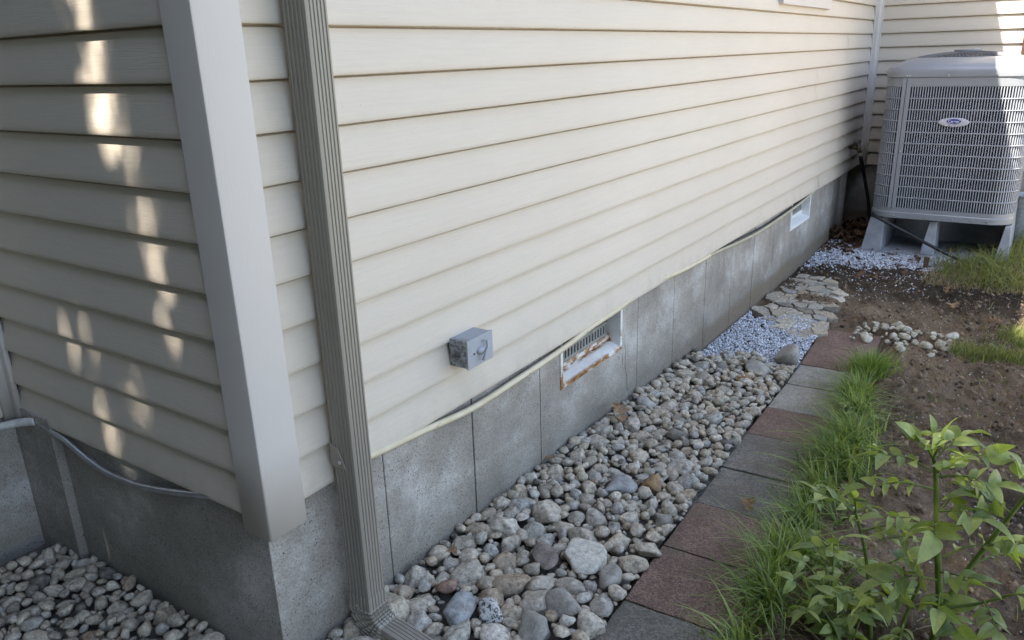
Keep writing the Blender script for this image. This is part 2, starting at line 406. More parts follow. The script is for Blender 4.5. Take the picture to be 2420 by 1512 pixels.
# ------------------------------------------------------------------ terrain
ZX = [-30, 0, 10, 20, 27, 45, 51, 80]; ZZ = [-4.4, -4.3, -4.3, -4.6, -5.0, -5.05, -4.85, -4.8]
def zg(x): return np.interp(x, ZX, ZZ)
def yin(x): return np.interp(x, [-6, 5, 12, 18, 24, 33, 36], [-5.6, -5.3, -5.05, -4.8, -4.6, -4.12, -4.0])
def soil_h(x, y):
    """height of the soil sheet, lower under the stone bed and the slabs"""
    z = zg(x)
    amp = np.clip((-y - 7.0) / 1.2, 0, 1)
    far = np.clip((x - 33) / 2.0, 0, 1) * np.clip((-y + 1.0) / 1.5, 0, 1) * np.clip((49 - x) / 3, 0, 1)
    amp = np.maximum(amp, far * 0.8)
    d = np.sqrt((np.clip(np.abs(x - 25) - 60, 0, None)) ** 2 + (np.clip(-y - 45, 0, None)) ** 2)
    h = (fbm(x * 0.45, y * 0.45, 5) - 0.48) * 0.75 + np.abs(fbm(x * 1.7 + 9, y * 1.7, 4) - 0.47) * 0.8 + (fbm(x * 5, y * 5, 2) - 0.37) * 0.30
    low = (1 - amp) * np.where(x < 35, 0.42, 0.02)
    return z + h * amp - low + np.clip(d - 5, 0, None) * 0.004
def axis(lo, hi, step, out, grow=1.25):
    a = list(np.arange(lo, hi + 1e-6, step)); s = step; v = a[-1]
    while v < out: s *= grow; v += s; a.append(v)
    s = step; v = a[0]; pre = []
    while v > -out: s *= grow; v -= s; pre.append(v)
    return np.array(pre[::-1] + a)
ax = axis(-6, 64, 0.16, 2600); ay = axis(-17, 3, 0.14, 2600)
GX, GY = np.meshgrid(ax, ay, indexing='ij')
GZ = soil_h(GX, GY)
n0, n1 = GX.shape
idx = np.arange(n0 * n1).reshape(n0, n1)
F = np.stack([idx[:-1, :-1], idx[1:, :-1], idx[1:, 1:], idx[:-1, 1:]], -1).reshape(-1, 4)
g = add('ground', mesh_np('ground', np.stack([GX, GY, GZ], -1).reshape(-1, 3), F, smooth=True), SOIL)
tag(g, 'dark brown garden soil with clods beside the path', 'soil', kind='structure')

# ------------------------------------------------------------------ house
LX = 60.41; TOPC = 28
house = empty('house', (0, 0, -4.3), 'house clad in cream vinyl siding on a bare concrete foundation', 'house')
HZ = -4.3
def hadd(o):          # keep world placement under the house root
    o.location.z -= HZ * U
    return o
def long_w(s, o, z): return (s, -o, z)
def left_w(s, o, z): return (-o, s, z)
def far_w(s, o, z): return (LX - o, -s, z)
def back_w(s, o, z): return (-s, 10.8 - o, z)

PROF = [(-0.26, 0.012), (-0.035, 0.0), (-0.012, 0.008), (0.0, 0.035), (-0.004, 0.12), (-0.045, 0.42), (-0.11, 0.75), (-0.155, 0.945), (-0.25, 0.985), (-0.26, 1.05)]
def plank(wf, parent, s0, s1, k, off=0.0, flip=False):
    n = max(2, int((s1 - s0) / 1.3) + 1); ss = np.linspace(s0, s1, n + 1)
    rings = []
    ph = rnd.random() * 50
    for s in ss:
        wo = (float(vnoise(np.array(s * 0.35 + ph), np.array(k * 3.7))) - 0.5) * 0.022
        wz = (float(vnoise(np.array(s * 0.22 + ph + 40), np.array(k * 1.7))) - 0.5) * 0.008
        rings.append([wf(s, o + off + wo * (0.4 + 0.6 * (z < 0.5)), z + k + wz) for o, z in PROF])
    b = MB(); b.loft(rings, caps=False, closed=False)
    if flip: b.f = [tuple(reversed(f)) for f in b.f]
    me = mesh_np('siding_plank', b.v, b.f); shade_angle(me, 35)
    return add('siding_plank', me, SID, parent)

walls = {}
def siding_wall(key, wf, s0, s1, laps, skip=None, flip=False):
    e = empty('siding_wall', (0, 0, 0), parent=house); e.location = (0, 0, -HZ * U); walls[key] = e
    mb = MB()
    P = [wf(s0, -0.30, 0.0), wf(s1, -0.30, 0.0), wf(s1, -0.5, 0.0), wf(s0, -0.5, 0.0)]
    Q = [(p[0], p[1], TOPC) for p in P]
    mb.hexa(P + Q); mb.build('sheathing', DARK, e)
    for k in range(TOPC):
        cuts = [s0] + [c for c in laps.get(k, [])] + [s1]
        for i in range(len(cuts) - 1):
            a, b = cuts[i], cuts[i + 1]
            ov = 0.28 if i < len(cuts) - 2 else 0.0
            segs = [(a, b + ov)]
            if skip and skip[0] <= k <= skip[1]:
                segs = [q for q in ((a, min(b + ov, skip[2])), (max(a, skip[3]), b + ov)) if q[1] - q[0] > 0.2]
            for q in segs: plank(wf, e, q[0], q[1], k, off=0.02 if (i % 2 == 0 and len(cuts) > 2) else 0.0, flip=flip)
laps_long = {}
for k0, pos in ((0, [20.4, 47.0]), (2, [24.5, 50.0]), (4, [35.7]), (6, [6.1, 44.1]), (8, [12.4, 51.8]), (10, [31.1]), (12, [9.0, 48.0]), (14, [26.0]), (16, [15.0, 47.0]), (18, [33.0])):
    for k in (k0, k0 + 1): laps_long[k] = pos
siding_wall('long', long_w, 0.55, LX - 0.42, laps_long, skip=(12, 16, 34.9, 44.9))
siding_wall('left', left_w, 0.42, 10.55, {}, flip=True)
siding_wall('far', far_w, 0.45, 26.0, {k: [5.8 + (k // 2 % 3) * 6.0] for k in range(TOPC)})
siding_wall('back', back_w, 0.25, 4.9, {})

# corner post: two faces with a folded outer edge and return lips
def post(parent_e, pts, z0, z1, name, mat, zb=None):
    b = MB(); n = 14; rings = []
    for i in range(n + 1):
        z = z0 + (z1 - z0) * i / n
        rings.append([(x, y, z) for x, y in pts])
    b.loft(rings, caps=False, closed=False)
    me = mesh_np(name, b.v, b.f); shade_angle(me, 30)
    o = add(name, me, mat, house); hadd(o)
    m = o.modifiers.new('thick', 'SOLIDIFY'); m.thickness = 0.02 * U; m.offset = 0
    return o
cx, cy = -0.09, -0.30
post(None, [(0.10, 0.58), (cx + 0.03, 0.58), (cx, 0.55), (cx, cy + 0.045), (cx + 0.012, cy + 0.014), (cx + 0.045, cy), (0.89, cy), (0.92, cy + 0.03), (0.92, 0.1)], -0.30, TOPC, 'corner_post', TRIM)
# inside corner posts
post(None, [(LX - 0.52, 0.12), (LX - 0.52, -0.02), (LX - 0.40, -0.05), (LX - 0.36, -0.24), (LX - 0.30, -0.30), (LX - 0.08, -0.36), (LX - 0.05, -0.48), (LX + 0.12, -0.50)], -0.02, TOPC, 'inside_corner_post', TRIM)
post(None, [(-0.30, 10.95), (-0.32, 10.75), (-0.30, 10.70), (-0.10, 10.60), (-0.06, 10.42), (0.05, 10.40)], -0.10, TOPC, 'inside_corner_post', TRIM)
post(None, [(-4.85, 10.9), (-4.85, 10.62), (-4.9, 10.58), (-5.2, 10.58), (-5.25, 10.62), (-5.25, 12.5)], -0.10, TOPC, 'outer_corner_post', TRIM)
b = MB(); b.box(-5.2, 0.3, 11.4, 14.0, -5.2, TOPC); hadd(b.build('bay_core', DARK, house))

# eaves, roof
b = MB()
b.hexa([(-1.2, -3.0, 27.4), (LX + 3, -3.0, 27.4), (LX + 3, 34, 44), (-1.2, 34, 44), (-1.2, -3.0, 28.4), (LX + 3, -3.0, 28.4), (LX + 3, 34, 45), (-1.2, 34, 45)])
ro = b.build('roof', ROOF, house); hadd(ro)
b = MB(); b.box(-1.1, LX - 0.4, -2.9, -0.3, 27.0, 27.3); hadd(b.build('soffit', WHITE, house))
b = MB(); b.box(LX - 1.5, LX + 40, -27.0, -0.2, 28.05, 29.0); hadd(b.build('wing_roof', ROOF, house))
b = MB(); b.box(LX + 0.6, LX + 39, -26.0, 34, -5.5, 28.0); hadd(b.build('wing_core', DARK, house))
b = MB(); b.box(0.6, LX + 0.3, 3.0, 34, -5.5, 27.0); hadd(b.build('house_core', DARK, house))

# foundation, cast in panels with open joints
fd = empty('foundation', parent=house); fd.location = (0, 0, -HZ * U)
YF = 0.20; GB = -6.0
J = [0.20, 3.88, 7.64, 11.40, 18.92, 22.7, 26.54, 30.35, 33.98, 37.8, 46.9, 52.6]
def cpanel(boxes, bev=0.02):
    b = MB()
    for q in boxes: b.box(*q)
    return b.build('concrete_panel', CON, fd, bevel=bev)
w1 = (12.72, 17.42, -1.80); w2 = (41.2, 45.8, -1.78)
for a, c in zip(J[:-1], J[1:]):
    g0 = 0.0 if a == 0.20 else (0.05 if round(a, 1) in (7.6, 18.9, 34.0, 26.5) else 0.022)
    yo = rnd.uniform(-0.006, 0.006)
    y0 = YF + yo; x0, x1 = a + g0, c - 0.008
    hole = w1 if a == 11.40 else (w2 if a == 37.8 else None)
    if hole:
        cpanel([(x0, hole[0], y0, 2.4, GB, 0.35), (hole[0], hole[1], y0, 2.4, GB, hole[2]), (hole[1], x1, y0, 2.4, GB, 0.35)], 0)
    else: cpanel([(x0, x1, y0, 2.4, GB, 0.35)])
b = MB(); b.box(0.4, LX, 0.32, 0.55, GB, 0.3)
for P_ in ([(17.75, -1.75), (17.85, -2.2), (17.8, -2.7), (17.98, -3.2), (18.05, -3.9)], [(26.9, -4.0), (26.7, -4.4), (26.75, -5.0)], [(17.55, -2.1), (17.6, -2.6)]):
    b = MB()
    for (xa, za), (xb, zb_) in zip(P_[:-1], P_[1:]):
        b.quad((xa - 0.012, YF - 0.012, za), (xa + 0.012, YF - 0.012, za), (xb + 0.012, YF - 0.012, zb_), (xb - 0.012, YF - 0.012, zb_))
    b.build('hairline_crack', DARK, fd)
# left return panels + the step at the inner corner
cpanel([(0.21, 2.4, 2.42, 8.85, GB, 0.3)]); cpanel([(-0.02, 2.4, 8.86, 11.1, GB, 0.25)])
cpanel([(-5.1, -0.03, 10.96, 12.0, GB, 0.2)])
# far corner: rounded pier and set back wall
b = MB(); b.box(52.62, 55.3, 0.34, 2.4, GB, 0.3); b.build('concrete_panel', CON, fd)
b = MB(); b.tube([(56.0, 0.75, z) for z in np.linspace(GB, 0.2, 6)], 0.72, 18); b.build('concrete_pier', CON, fd, angle=40)
cpanel([(55.3, LX + 0.3, 0.9, 2.4, GB, 0.3)])
cpanel([(LX + 0.25, LX + 2, -26, 0.88, GB, 0.12)])

# ------------------------------------------------------------------ basement windows
def basement_window(w, deep, rust):
    x0, x1, zb = w
    e = empty('basement_window', parent=house); e.location = (0, 0, -HZ * U)
    mt = RUSTW if rust else WHITE
    t = 0.14; yo = YF - 0.05
    for a, c in ((x0 - 0.02, x0 + t), (x1 - t, x1 + 0.02)):
        b = MB(); b.box(a, c, yo, deep, zb - 0.02, 0.3); b.build('jamb', mt, e, bevel=0.015)
    b = MB()
    b.hexa([(x0 + t, yo, zb - 0.02), (x1 - t, yo, zb - 0.02), (x1 - t, deep, zb - 0.02), (x0 + t, deep, zb - 0.02),
            (x0 + t, yo, zb + 0.13), (x1 - t, yo, zb + 0.13), (x1 - t, deep, zb + 0.38), (x0 + t, deep, zb + 0.38)])
    b.build('sill', mt, e, bevel=0.015)
    b = MB(); b.box(x0 + t, x1 - t, deep - 0.20, deep - 0.08, zb + 0.34, zb + 0.55); b.build('sash_rail', mt, e, bevel=0.015)
    b = MB(); b.box(x0 + t, x1 - t, deep, deep + 0.03, zb + 0.3, 0.3); b.build('pane', GLASS, e)
    # ventilator plate with slots
    n = 19; wdt = (x1 - x0 - 2 * t - 0.1) / n
    b = MB(); b.box(x0 + t + 0.05, x1 - t - 0.05, deep - 0.16, deep - 0.10, zb + 0.55, zb + 0.66); b.build('ventilator_rail', VENT, e)
    b = MB(); b.box(x0 + t + 0.05, x1 - t - 0.05, deep - 0.16, deep - 0.10, zb + 0.98, zb + 1.12); b.build('ventilator_rail', VENT, e)
    me = None
    for i in range(n + 1):
        xx = x0 + t + 0.05 + i * wdt
        if me is None:
            b = MB(); b.box(0, wdt * 0.48, -0.06, 0, 0, 0.32); me = mesh_np('ventilator_slat', b.v, b.f)
        add('ventilator_slat', me, VENT, e, (xx - wdt * 0.24 if i < n else xx - wdt * 0.48, deep - 0.10, zb + 0.66))
basement_window(w1, 0.85, True)
basement_window(w2, 0.85, False)

# upper window, only its sill and lower corner in the picture
e = empty('upper_window', parent=house); e.location = (0, 0, -HZ * U)
for a in ((34.75, 35.35), (44.45, 45.05)):
    b = MB(); b.box(a[0], a[1], -0.18, 0.5, 11.95, 17.2); b.build('casing', TRIM, e, bevel=0.02)
b = MB(); b.box(34.75, 45.05, -0.20, 0.5, 11.36, 11.95); b.build('sill', TRIM, e, bevel=0.03)
b = MB(); b.box(34.75, 45.05, -0.18, 0.5, 17.2, 17.8); b.build('casing', TRIM, e, bevel=0.02)
b = MB(); b.box(35.35, 44.45, 0.02, 0.2, 11.95, 12.25); b.build('sash_rail', WHITE, e, bevel=0.02)
for xs in (35.35, 39.75, 44.1):
    b = MB(); b.box(xs, xs + 0.35, 0.03, 0.2, 12.25, 17.2); b.build('sash_stile', WHITE, e)
b = MB(); b.box(35.35, 44.45, 0.2, 0.24, 12.0, 17.2); b.build('pane', GLASS, e)

# shutter on the far wall
b = MB(); b.box(LX - 0.22, LX + 0.0, -13.2, -9.88, 6.2, 17)
sh = b.build('window_shutter', BROWN, None, bevel=0.03)
tag(sh, 'dark reddish brown shutter edge on the sunlit far wall', 'shutter')

# ------------------------------------------------------------------ downspout
def ds_profile(x0, x1, y0, y1, ribs=5):
    P = []; c = 0.06; d = 0.022
    # front face (y0, towards the yard) with ribs
    def face(a, bb, fixed, horiz, sign):
        n = ribs; m = (bb - a) / n; out = [a + (bb - a) * 0.0]
        res = []
        for i in range(n):
            s = a + m * i
            for t, dd in ((0.08, 0), (0.28, 0), (0.40, d), (0.72, d), (0.84, 0)):
                v = s + m * t
                res.append((v, fixed + sign * dd) if horiz else (fixed + sign * dd, v))
        return res
    P += face(x0 + c, x1 - c, y0, True, 1)
    P += [(x1 - c * 0.3, y0 + c * 0.3)]
    P += face(y0 + c, y1 - c, x1, False, -1)
    P += [(x1 - c * 0.3, y1 - c * 0.3)]
    P += face(x1 - c, x0 + c, y1, True, -1)
    P += [(x0 + c * 0.3, y1 - c * 0.3)]
    P += face(y1 - c, y0 + c, x0, False, 1)
    P += [(x0 + c * 0.3, y0 + c * 0.3)]
    return P
dsp = empty('downspout', (2.27, -0.46, -4.2), 'taupe ribbed metal downspout running down beside the corner post', 'downspout')
DX, DY, DZ = 2.27, -0.46, -4.2
pr = ds_profile(-0.29, 0.29, -0.345, 0.335)
b = MB(); b.loft([[(x, y, z - DZ) for x, y in pr] for z in np.linspace(-3.2, 27.0, 16)], caps=False)
me = mesh_np('pipe', b.v, b.f); shade_angle(me, 25); add('pipe', me, DS, dsp)
# elbow: sleeve, then crimped bend to the front
def ring(cpt, ang, sc, sy=1.0):
    ca, sa = math.cos(ang), math.sin(ang)
    out = []
    for x, y in pr:
        xx = x * sc; yy = y * sc * sy
        out.append((cpt[0] + xx, cpt[1] + yy * ca, cpt[2] - yy * sa if False else cpt[2] + yy * -sa))
    return out
b = MB(); rings = []
for z, sc in ((-2.95, 1.04), (-2.97, 1.07), (-3.32, 1.07)):
    rings.append(ring((0, 0, z - DZ), 0.0, sc))
pathR = 0.7
cpv = Vector((0, 0, -3.32 - DZ)); nseg = 6
ang = 0
for i in range(nseg):
    da = math.radians(13.5); steps = 4
    for j in range(steps):
        ang += da / steps
        cpv = cpv + Vector((0, -math.sin(ang), -math.cos(ang))) * (0.165 / steps)
        sc = (1.17, 1.13, 1.09, 1.05)[j]
        rings.append(ring(cpv, ang, sc))
    rings.append(ring(cpv, ang, 0.98))
for j in range(5):
    cpv = cpv + Vector((0, -math.sin(ang), -math.cos(ang))) * 0.35
    rings.append(ring(cpv, ang, 1.03))
b.loft(rings, caps=False)
me = mesh_np('elbow', b.v, b.f); shade_angle(me, 28); add('elbow', me, DS, dsp)
def screw(parent, c, n, r=0.035, mat=None, h=0.02):
    bb = MB(); bb.disc(c, n, r, h, 10); return bb.build('screw', mat or SCREW, parent, bevel=0.006)
screw(dsp, (-0.312, 0.05, -3.25 - DZ), (-1, 0, 0))
b = MB()   # strap tab screwed to the side
b.hexa([(-0.335, -0.10, 0.52 - DZ), (-0.335, 0.34, 0.52 - DZ), (-0.30, 0.34, 0.52 - DZ), (-0.30, -0.10, 0.52 - DZ),
        (-0.335, 0.10, 1.0 - DZ), (-0.335, 0.34, 1.05 - DZ), (-0.30, 0.34, 1.05 - DZ), (-0.30, 0.10, 1.0 - DZ)])
st = b.build('strap', DS, dsp, bevel=0.01)
screw(dsp, (-0.335, 0.06, 0.66 - DZ), (-1, 0, 0), 0.045)

# ------------------------------------------------------------------ electrical switch box
bxx = empty('switch_box', (7.1, 0, 1.2), 'small grey metal outdoor switch box screwed to the siding', 'switch box')
b = MB(); b.box(-0.58, 0.62, -0.62, 0.02, 0.10, 0.94); b.build('box_body', m_box(), bxx, bevel=0.03)
BXF = m_plain('grey_box_cover', (0.33, 0.345, 0.37), 0.5, 0.4, var=0.08, sc=20, bump=0.05)
b = MB(); b.box(-0.60, 0.64, -0.68, -0.62, 0.08, 0.96); b.build('cover_plate', BXF, bxx, bevel=0.012)
b = MB()
rings = []
for k in range(7):
    t = k / 6 * math.pi / 2
    rings.append([(0.02 + math.cos(j * math.pi / 8) * 0.20 * math.cos(t), -0.68 - 0.13 * math.sin(t), 0.52 + math.sin(j * math.pi / 8) * 0.13 * math.cos(t)) for j in range(16)])
b.loft(rings[:-1] + [[(0.02, -0.81, 0.52)] * 16], caps=False); b.build('switch_dome', BXF, bxx, smooth=True)
b = MB(); b.tube(spline([(0.22, -0.78, 0.78), (0.16, -0.84, 0.58), (0.02, -0.85, 0.44), (-0.02, -0.80, 0.24)], 5), [0.04] * 14 + [0.05, 0.05], 8); b.build('switch_lever', BXF, bxx, smooth=True)
for sx in (-0.42, -0.30, 0.34, 0.44):
    screw(bxx, (sx, -0.68, 0.50 + sx * 0.02), (0, -1, 0), 0.035, DARK if abs(sx) < 0.4 else SCREW, 0.008)
b = MB(); b.disc((-0.58, -0.28, 0.46), (-1, 0, 0), 0.12, 0.03, 18); pl = b.build('knockout_plug', m_plain('dull_plug', (0.13, 0.13, 0.135), 0.5, 0.4, 0.3), bxx)
b = MB(); b.box(-0.615, -0.608, -0.38, -0.18, 0.45, 0.472); b.build('slot', DARK, pl)
# raised letters on the cover
def text(name, body, size, mat, parent, loc, rot, ext=0.004):
    cu = bpy.data.curves.new(name, 'FONT'); cu.body = body; cu.size = size; cu.extrude = ext; cu.align_x = 'CENTER'; cu.align_y = 'CENTER'; cu.resolution_u = 3
    o = bpy.data.objects.new(name, cu); COL.objects.link(o)
    dg = bpy.context.evaluated_depsgraph_get(); me = bpy.data.meshes.new_from_object(o.evaluated_get(dg))
    bpy.data.objects.remove(o); 
    q = add(name, me, mat, parent); q.location = loc; q.rotation_euler = rot
    return q
bxx.scale = (0.93, 0.93, 0.93); bxx.location.z += 0.03 * U
text('raised_letters', 'ON', 0.10 * U, BXF, bxx, (0.14 * U, -0.683 * U, 0.78 * U), (math.pi / 2, 0, 0), 0.006 * U)

# ------------------------------------------------------------------ conduits (ribbed)
def flex(name, P, r, mat, parent, pitch=0.05, n=10, amp=0.12):
    pts = spline(P, 24)
    D = [0]
    for i in range(1, len(pts)): D.append(D[-1] + (pts[i] - pts[i - 1]).length)
    tot = D[-1]; m = int(tot / (pitch / 3)); q = []; rr = []
    pa = np.array([list(p) for p in pts])
    for i in range(m + 1):
        d = tot * i / m
        q.append(tuple(np.interp(d, D, pa[:, c]) for c in range(3)))
        rr.append(r * (1 + amp * (1 if i % 3 == 0 else (-0.3 if i % 3 == 1 else -1)) * 0.5))
    b = MB(); b.tube(q, rr, n); return b.build(name, mat, parent, smooth=True)
CM = m_conduit()
c1 = empty('painted_conduit', (4, -0.05, 0), 'yellow cream painted flexible conduit sagging below the long siding wall', 'conduit')
def rel(P, o): return [tuple(a - b for a, b in zip(p, o)) for p in P]
flex('conduit_run', rel([(2.9, 0.06, 0.10), (3.9, 0.03, 0.02), (5.2, 0.0, -0.08), (7.5, 0.0, -0.31), (10.2, 0.0, -0.27), (12.6, -0.01, -0.18), (14.6, 0.0, -0.02), (16.8, 0.03, 0.02), (18.6, 0.12, 0.14)], (4, -0.05, 0)), 0.10, CM, c1, pitch=0.055)
flex('conduit_run', rel([(21.0, 0.10, 0.14), (22.9, 0.06, 0.02), (25.2, 0.06, -0.06), (26.6, 0.07, -0.08)], (4, -0.05, 0)), 0.10, CM, c1, pitch=0.055)
flex('bare_conduit_run', rel([(26.4, 0.08, -0.08), (27.8, 0.08, -0.14), (31.0, 0.08, -0.34), (34.5, 0.08, -0.46), (39.5, 0.07, -0.37), (43.9, 0.06, -0.18), (47.5, 0.10, 0.12)], (4, -0.05, 0)), 0.08, m_plain('tan_flex', (0.40, 0.36, 0.26), 0.55, 0.35), c1, pitch=0.055)
cb = MB(); cb.tube(spline([(22.0, 0.12, 0.1), (26, 0.12, 0.03), (31, 0.13, -0.18), (35, 0.13, -0.30), (40, 0.12, -0.22), (44.5, 0.10, -0.04), (47.0, 0.12, 0.15)], 10), 0.035, 8)
tag(cb.build('black_cable', RUBBER, None, smooth=True), 'thin black cable above the conduit along the far foundation top', 'cable')
c2 = empty('steel_conduit', (0, 8, 0), 'bare steel flexible conduit drooping under the shaded left siding', 'conduit')
flex('conduit_run', rel([(0.05, 9.6, 0.02), (0.05, 8.9, -0.10), (0.04, 8.2, -0.20), (0.03, 7.26, -0.46), (0.03, 6.33, -0.62), (0.03, 5.3, -0.60), (0.03, 4.36, -0.48), (0.04, 3.1, -0.22), (0.08, 1.9, 0.06)], (0, 8, 0)), 0.085, STEEL, c2, pitch=0.05, amp=0.2)
flex('painted_section', rel([(-4.5, 10.75, -0.16), (-2.5, 10.7, -0.17), (-0.9, 10.64, -0.15), (-0.25, 10.3, -0.10), (0.02, 9.7, 0.0)], (0, 8, 0)), 0.12, m_plain('pale_painted_flex', (0.5, 0.5, 0.47), 0.5, 0.35), c2, pitch=0.06)

# ------------------------------------------------------------------ paving slabs
path = empty('paver_path', (15, -6.5, -4.6), kind='structure'); tag(path, 'single row of square concrete slabs edging the stone bed', 'path')
PO = (15, -6.5, -4.6)
RED = m_paver('red_paver', (0.21, 0.14, 0.11), (0.29, 0.20, 0.16), (0.42, 0.35, 0.30))
DKG = m_paver('dark_grey_paver', (0.20, 0.185, 0.155), (0.27, 0.25, 0.21), (0.28, 0.27, 0.25))
LTG = m_paver('light_grey_paver', (0.34, 0.312, 0.265), (0.42, 0.39, 0.34), (0.40, 0.38, 0.34))
PJ = [-4.3, -1.5, 1.3, 4.03, 6.77, 9.51, 12.33, 15.04, 18.14, 21.07, 24.3, 27.2, 30.1, 32.9]
PM = [LTG, DKG, RED, DKG, RED, RED, DKG, DKG, RED, LTG, LTG, RED, RED]
for i, (a, c) in enumerate(zip(PJ[:-1], PJ[1:])):
    ya, yb = float(yin(a)), float(yin(c)); za, zb = float(zg(a)), float(zg(c)); wd = 2.86; gp = 0.035
    dz = rnd.uniform(-0.02, 0.02); tl = rnd.uniform(-0.03, 0.03)
    sk = (yb - ya) / (c - a)
    x0, x1 = a + gp, c - gp
    P = [(x0 + wd * sk, ya - wd, za + dz + tl), (x1 + wd * sk, yb - wd, zb + dz + tl), (x1, yb, zb + dz), (x0, ya, za + dz)]
    n = 8; top = []
    b = MB(); N = len(b.v)
    for r in range(n + 1):
        for q in range(n + 1):
            u, v = q / n, r / n
            p = [P[0][d] * (1 - u) * (1 - v) + P[1][d] * u * (1 - v) + P[2][d] * u * v + P[3][d] * (1 - u) * v for d in range(3)]
            ed = min(u, 1 - u, v, 1 - v)
            p[2] += (float(fbm(np.array(p[0] * 2.2), np.array(p[1] * 2.2), 3)) - 0.44) * 0.035 - (0.02 if ed == 0 else 0)
            if ed == 0:
                p[0] += (float(vnoise(np.array(p[0] * 5), np.array(p[1] * 5))) - 0.5) * 0.03; p[1] += (float(vnoise(np.array(p[0] * 5 + 9), np.array(p[1] * 5))) - 0.5) * 0.03
            b.v.append(tuple(p[d] - PO[d] for d in range(3)))
    for r in range(n):
        for q in range(n): b.f.append((r * (n + 1) + q, r * (n + 1) + q + 1, (r + 1) * (n + 1) + q + 1, (r + 1) * (n + 1) + q))
    per = [q for q in range(n + 1)] + [(r) * (n + 1) + n for r in range(1, n + 1)] + [n * (n + 1) + q for q in range(n - 1, -1, -1)] + [r * (n + 1) for r in range(n - 1, 0, -1)]
    m0 = len(b.v); b.v += [(b.v[q][0], b.v[q][1], b.v[q][2] - 0.45) for q in per]
    for q in range(len(per)):
        t = (q + 1) % len(per); b.f.append((per[t], per[q], m0 + q, m0 + t))
    me = mesh_np('paving_slab', b.v, b.f); shade_angle(me, 50)
    o = add('paving_slab', me, PM[i], path)

# ------------------------------------------------------------------ rocks
def rock_mesh(name, seed, sub, flat=0.62, sharp=7, noise=0.05, planes=13):
    r = np.random.RandomState(seed)
    bm = bmesh.new(); bmesh.ops.create_icosphere(bm, subdivisions=sub, radius=1)
    V = np.array([v.co[:] for v in bm.verts]); Fc = np.array([[v.index for v in f.verts] for f in bm.faces]); bm.free()
    N = r.normal(size=(planes, 3)); N /= np.linalg.norm(N, axis=1)[:, None]; d = r.uniform(0.72, 1.05, planes)
    A = np.clip(V @ N.T / d, 0, None)
    rad = (np.sum(A ** sharp, 1) + (1 / 1.25) ** sharp) ** (-1 / sharp)
    nz = fbm(V[:, 0] * 2 + seed, V[:, 1] * 2 + V[:, 2] * 1.7 + 3, 3) - 0.44
    V = V * (rad * (1 + noise * 3 * nz))[:, None]
    V = V * np.array([1.0, r.uniform(0.58, 0.95), flat * r.uniform(0.85, 1.15)])
    V[:, 0] += 0.18 * r.uniform(-1, 1) * V[:, 1] ** 2; V[:, 1] += 0.25 * r.uniform(-1, 1) * V[:, 0]
    V /= np.abs(V[:, :2]).max()
    return V, Fc
RK = [(0.5 + 0.10 * (i % 4), (11, 18, 28, 45)[(i // 2) % 4], 0.06 + 0.04 * (i % 3), (7, 9, 12)[i % 3]) for i in range(16)]
PROTO = [rock_mesh('r', 100 + i, 4, *RK[i]) for i in range(16)]
PROTO2 = [rock_mesh('r', 100 + i, 2, *RK[i]) for i in range(16)]
PME = []
for V, Fc in PROTO:
    me = mesh_np('river_stone', V, Fc, 1.0, smooth=True); me.materials.append(STONE); PME.append(me)

def rotm(rx, ry, rz):
    return np.array((Matrix.Rotation(rz, 3, 'Z') @ Matrix.Rotation(ry, 3, 'Y') @ Matrix.Rotation(rx, 3, 'X')))
def joined(name, items, protos, mat, smooth=True):
    """items: (proto, (x,y,z), radius, (rx,ry,rz)) in courses -> one mesh"""
    VV = []; FF = []; n = 0
    for pi, c, r, e in items:
        V, Fc = protos[pi]
        VV.append((V * r) @ rotm(*e).T + np.array(c)); FF.append(Fc + n); n += len(V)
    return add(name, mesh_np(name, np.concatenate(VV), np.concatenate(FF), smooth=smooth), mat)

def in_bed(x, y, r):
    if x > 27.3 or x < -9 or y > 10.6: return False
    ok1 = (y < 0.22 - r * 0.75) and (y > yin(x) + r * 0.55 if x > -6 else y > -5)
    ok2 = (x < 0.22 - r * 0.75) and y > (yin(x) + r * 0.55 if x > -6 else -5)
    if not (ok1 or ok2): return False
    if x > 24.5 and r > 0 and (x - 24.5) / 3.2 + (y + 4.2) / 9 > 0.75 + 0.2 * math.sin(y * 2.3): return False
    return y < 10.4 - r
class Hash:
    def __init__(s, c): s.c = c; s.d = {}
    def near(s, x, y):
        i, j = int(x // s.c), int(y // s.c)
        for a in (-1, 0, 1):
            for b_ in (-1, 0, 1): yield from s.d.get((i + a, j + b_), ())
    def put(s, x, y, r): s.d.setdefault((int(x // s.c), int(y // s.c)), []).append((x, y, r))
HS = Hash(1.4)
stones = []
# stones one can point out: each a thing of its own
def big_rock(name, label, x, y, rx, ry, rz, mat, seed, rot=0.0, tilt=(0, 0), sharp=8, dz=0.0, planes=13, reserve=True, flat=1.0, group=None, cat='stone'):
    V, Fc = rock_mesh('b', seed, 4, 1.0, sharp * 1.7, 0.08, planes)
    V = V / np.abs(V).max(0) * np.array([rx, ry, rz])
    o = add(name, mesh_np(name, V, Fc, U, smooth=True), mat)
    z = float(zg(x)) + dz
    o.location = (x * U, y * U, z * U); o.rotation_euler = (tilt[0], tilt[1], rot)
    tag(o, label, cat, group)
    if reserve: HS.put(x, y, max(rx, ry) * 0.86)
    return o
PALE = m_onestone('pale_slab_stone', (0.52, 0.49, 0.42), (0.42, 0.36, 0.25), 26, (0.5, 0.75))
ORNG = m_onestone('orange_tan_stone', (0.33, 0.22, 0.11), (0.26, 0.19, 0.12), 40)
BLUE = m_onestone('blue_grey_stone', (0.30, 0.31, 0.305), (0.34, 0.33, 0.31), 14)
REDS = m_onestone('red_brown_stone', (0.22, 0.115, 0.08), (0.27, 0.19, 0.15), 30)
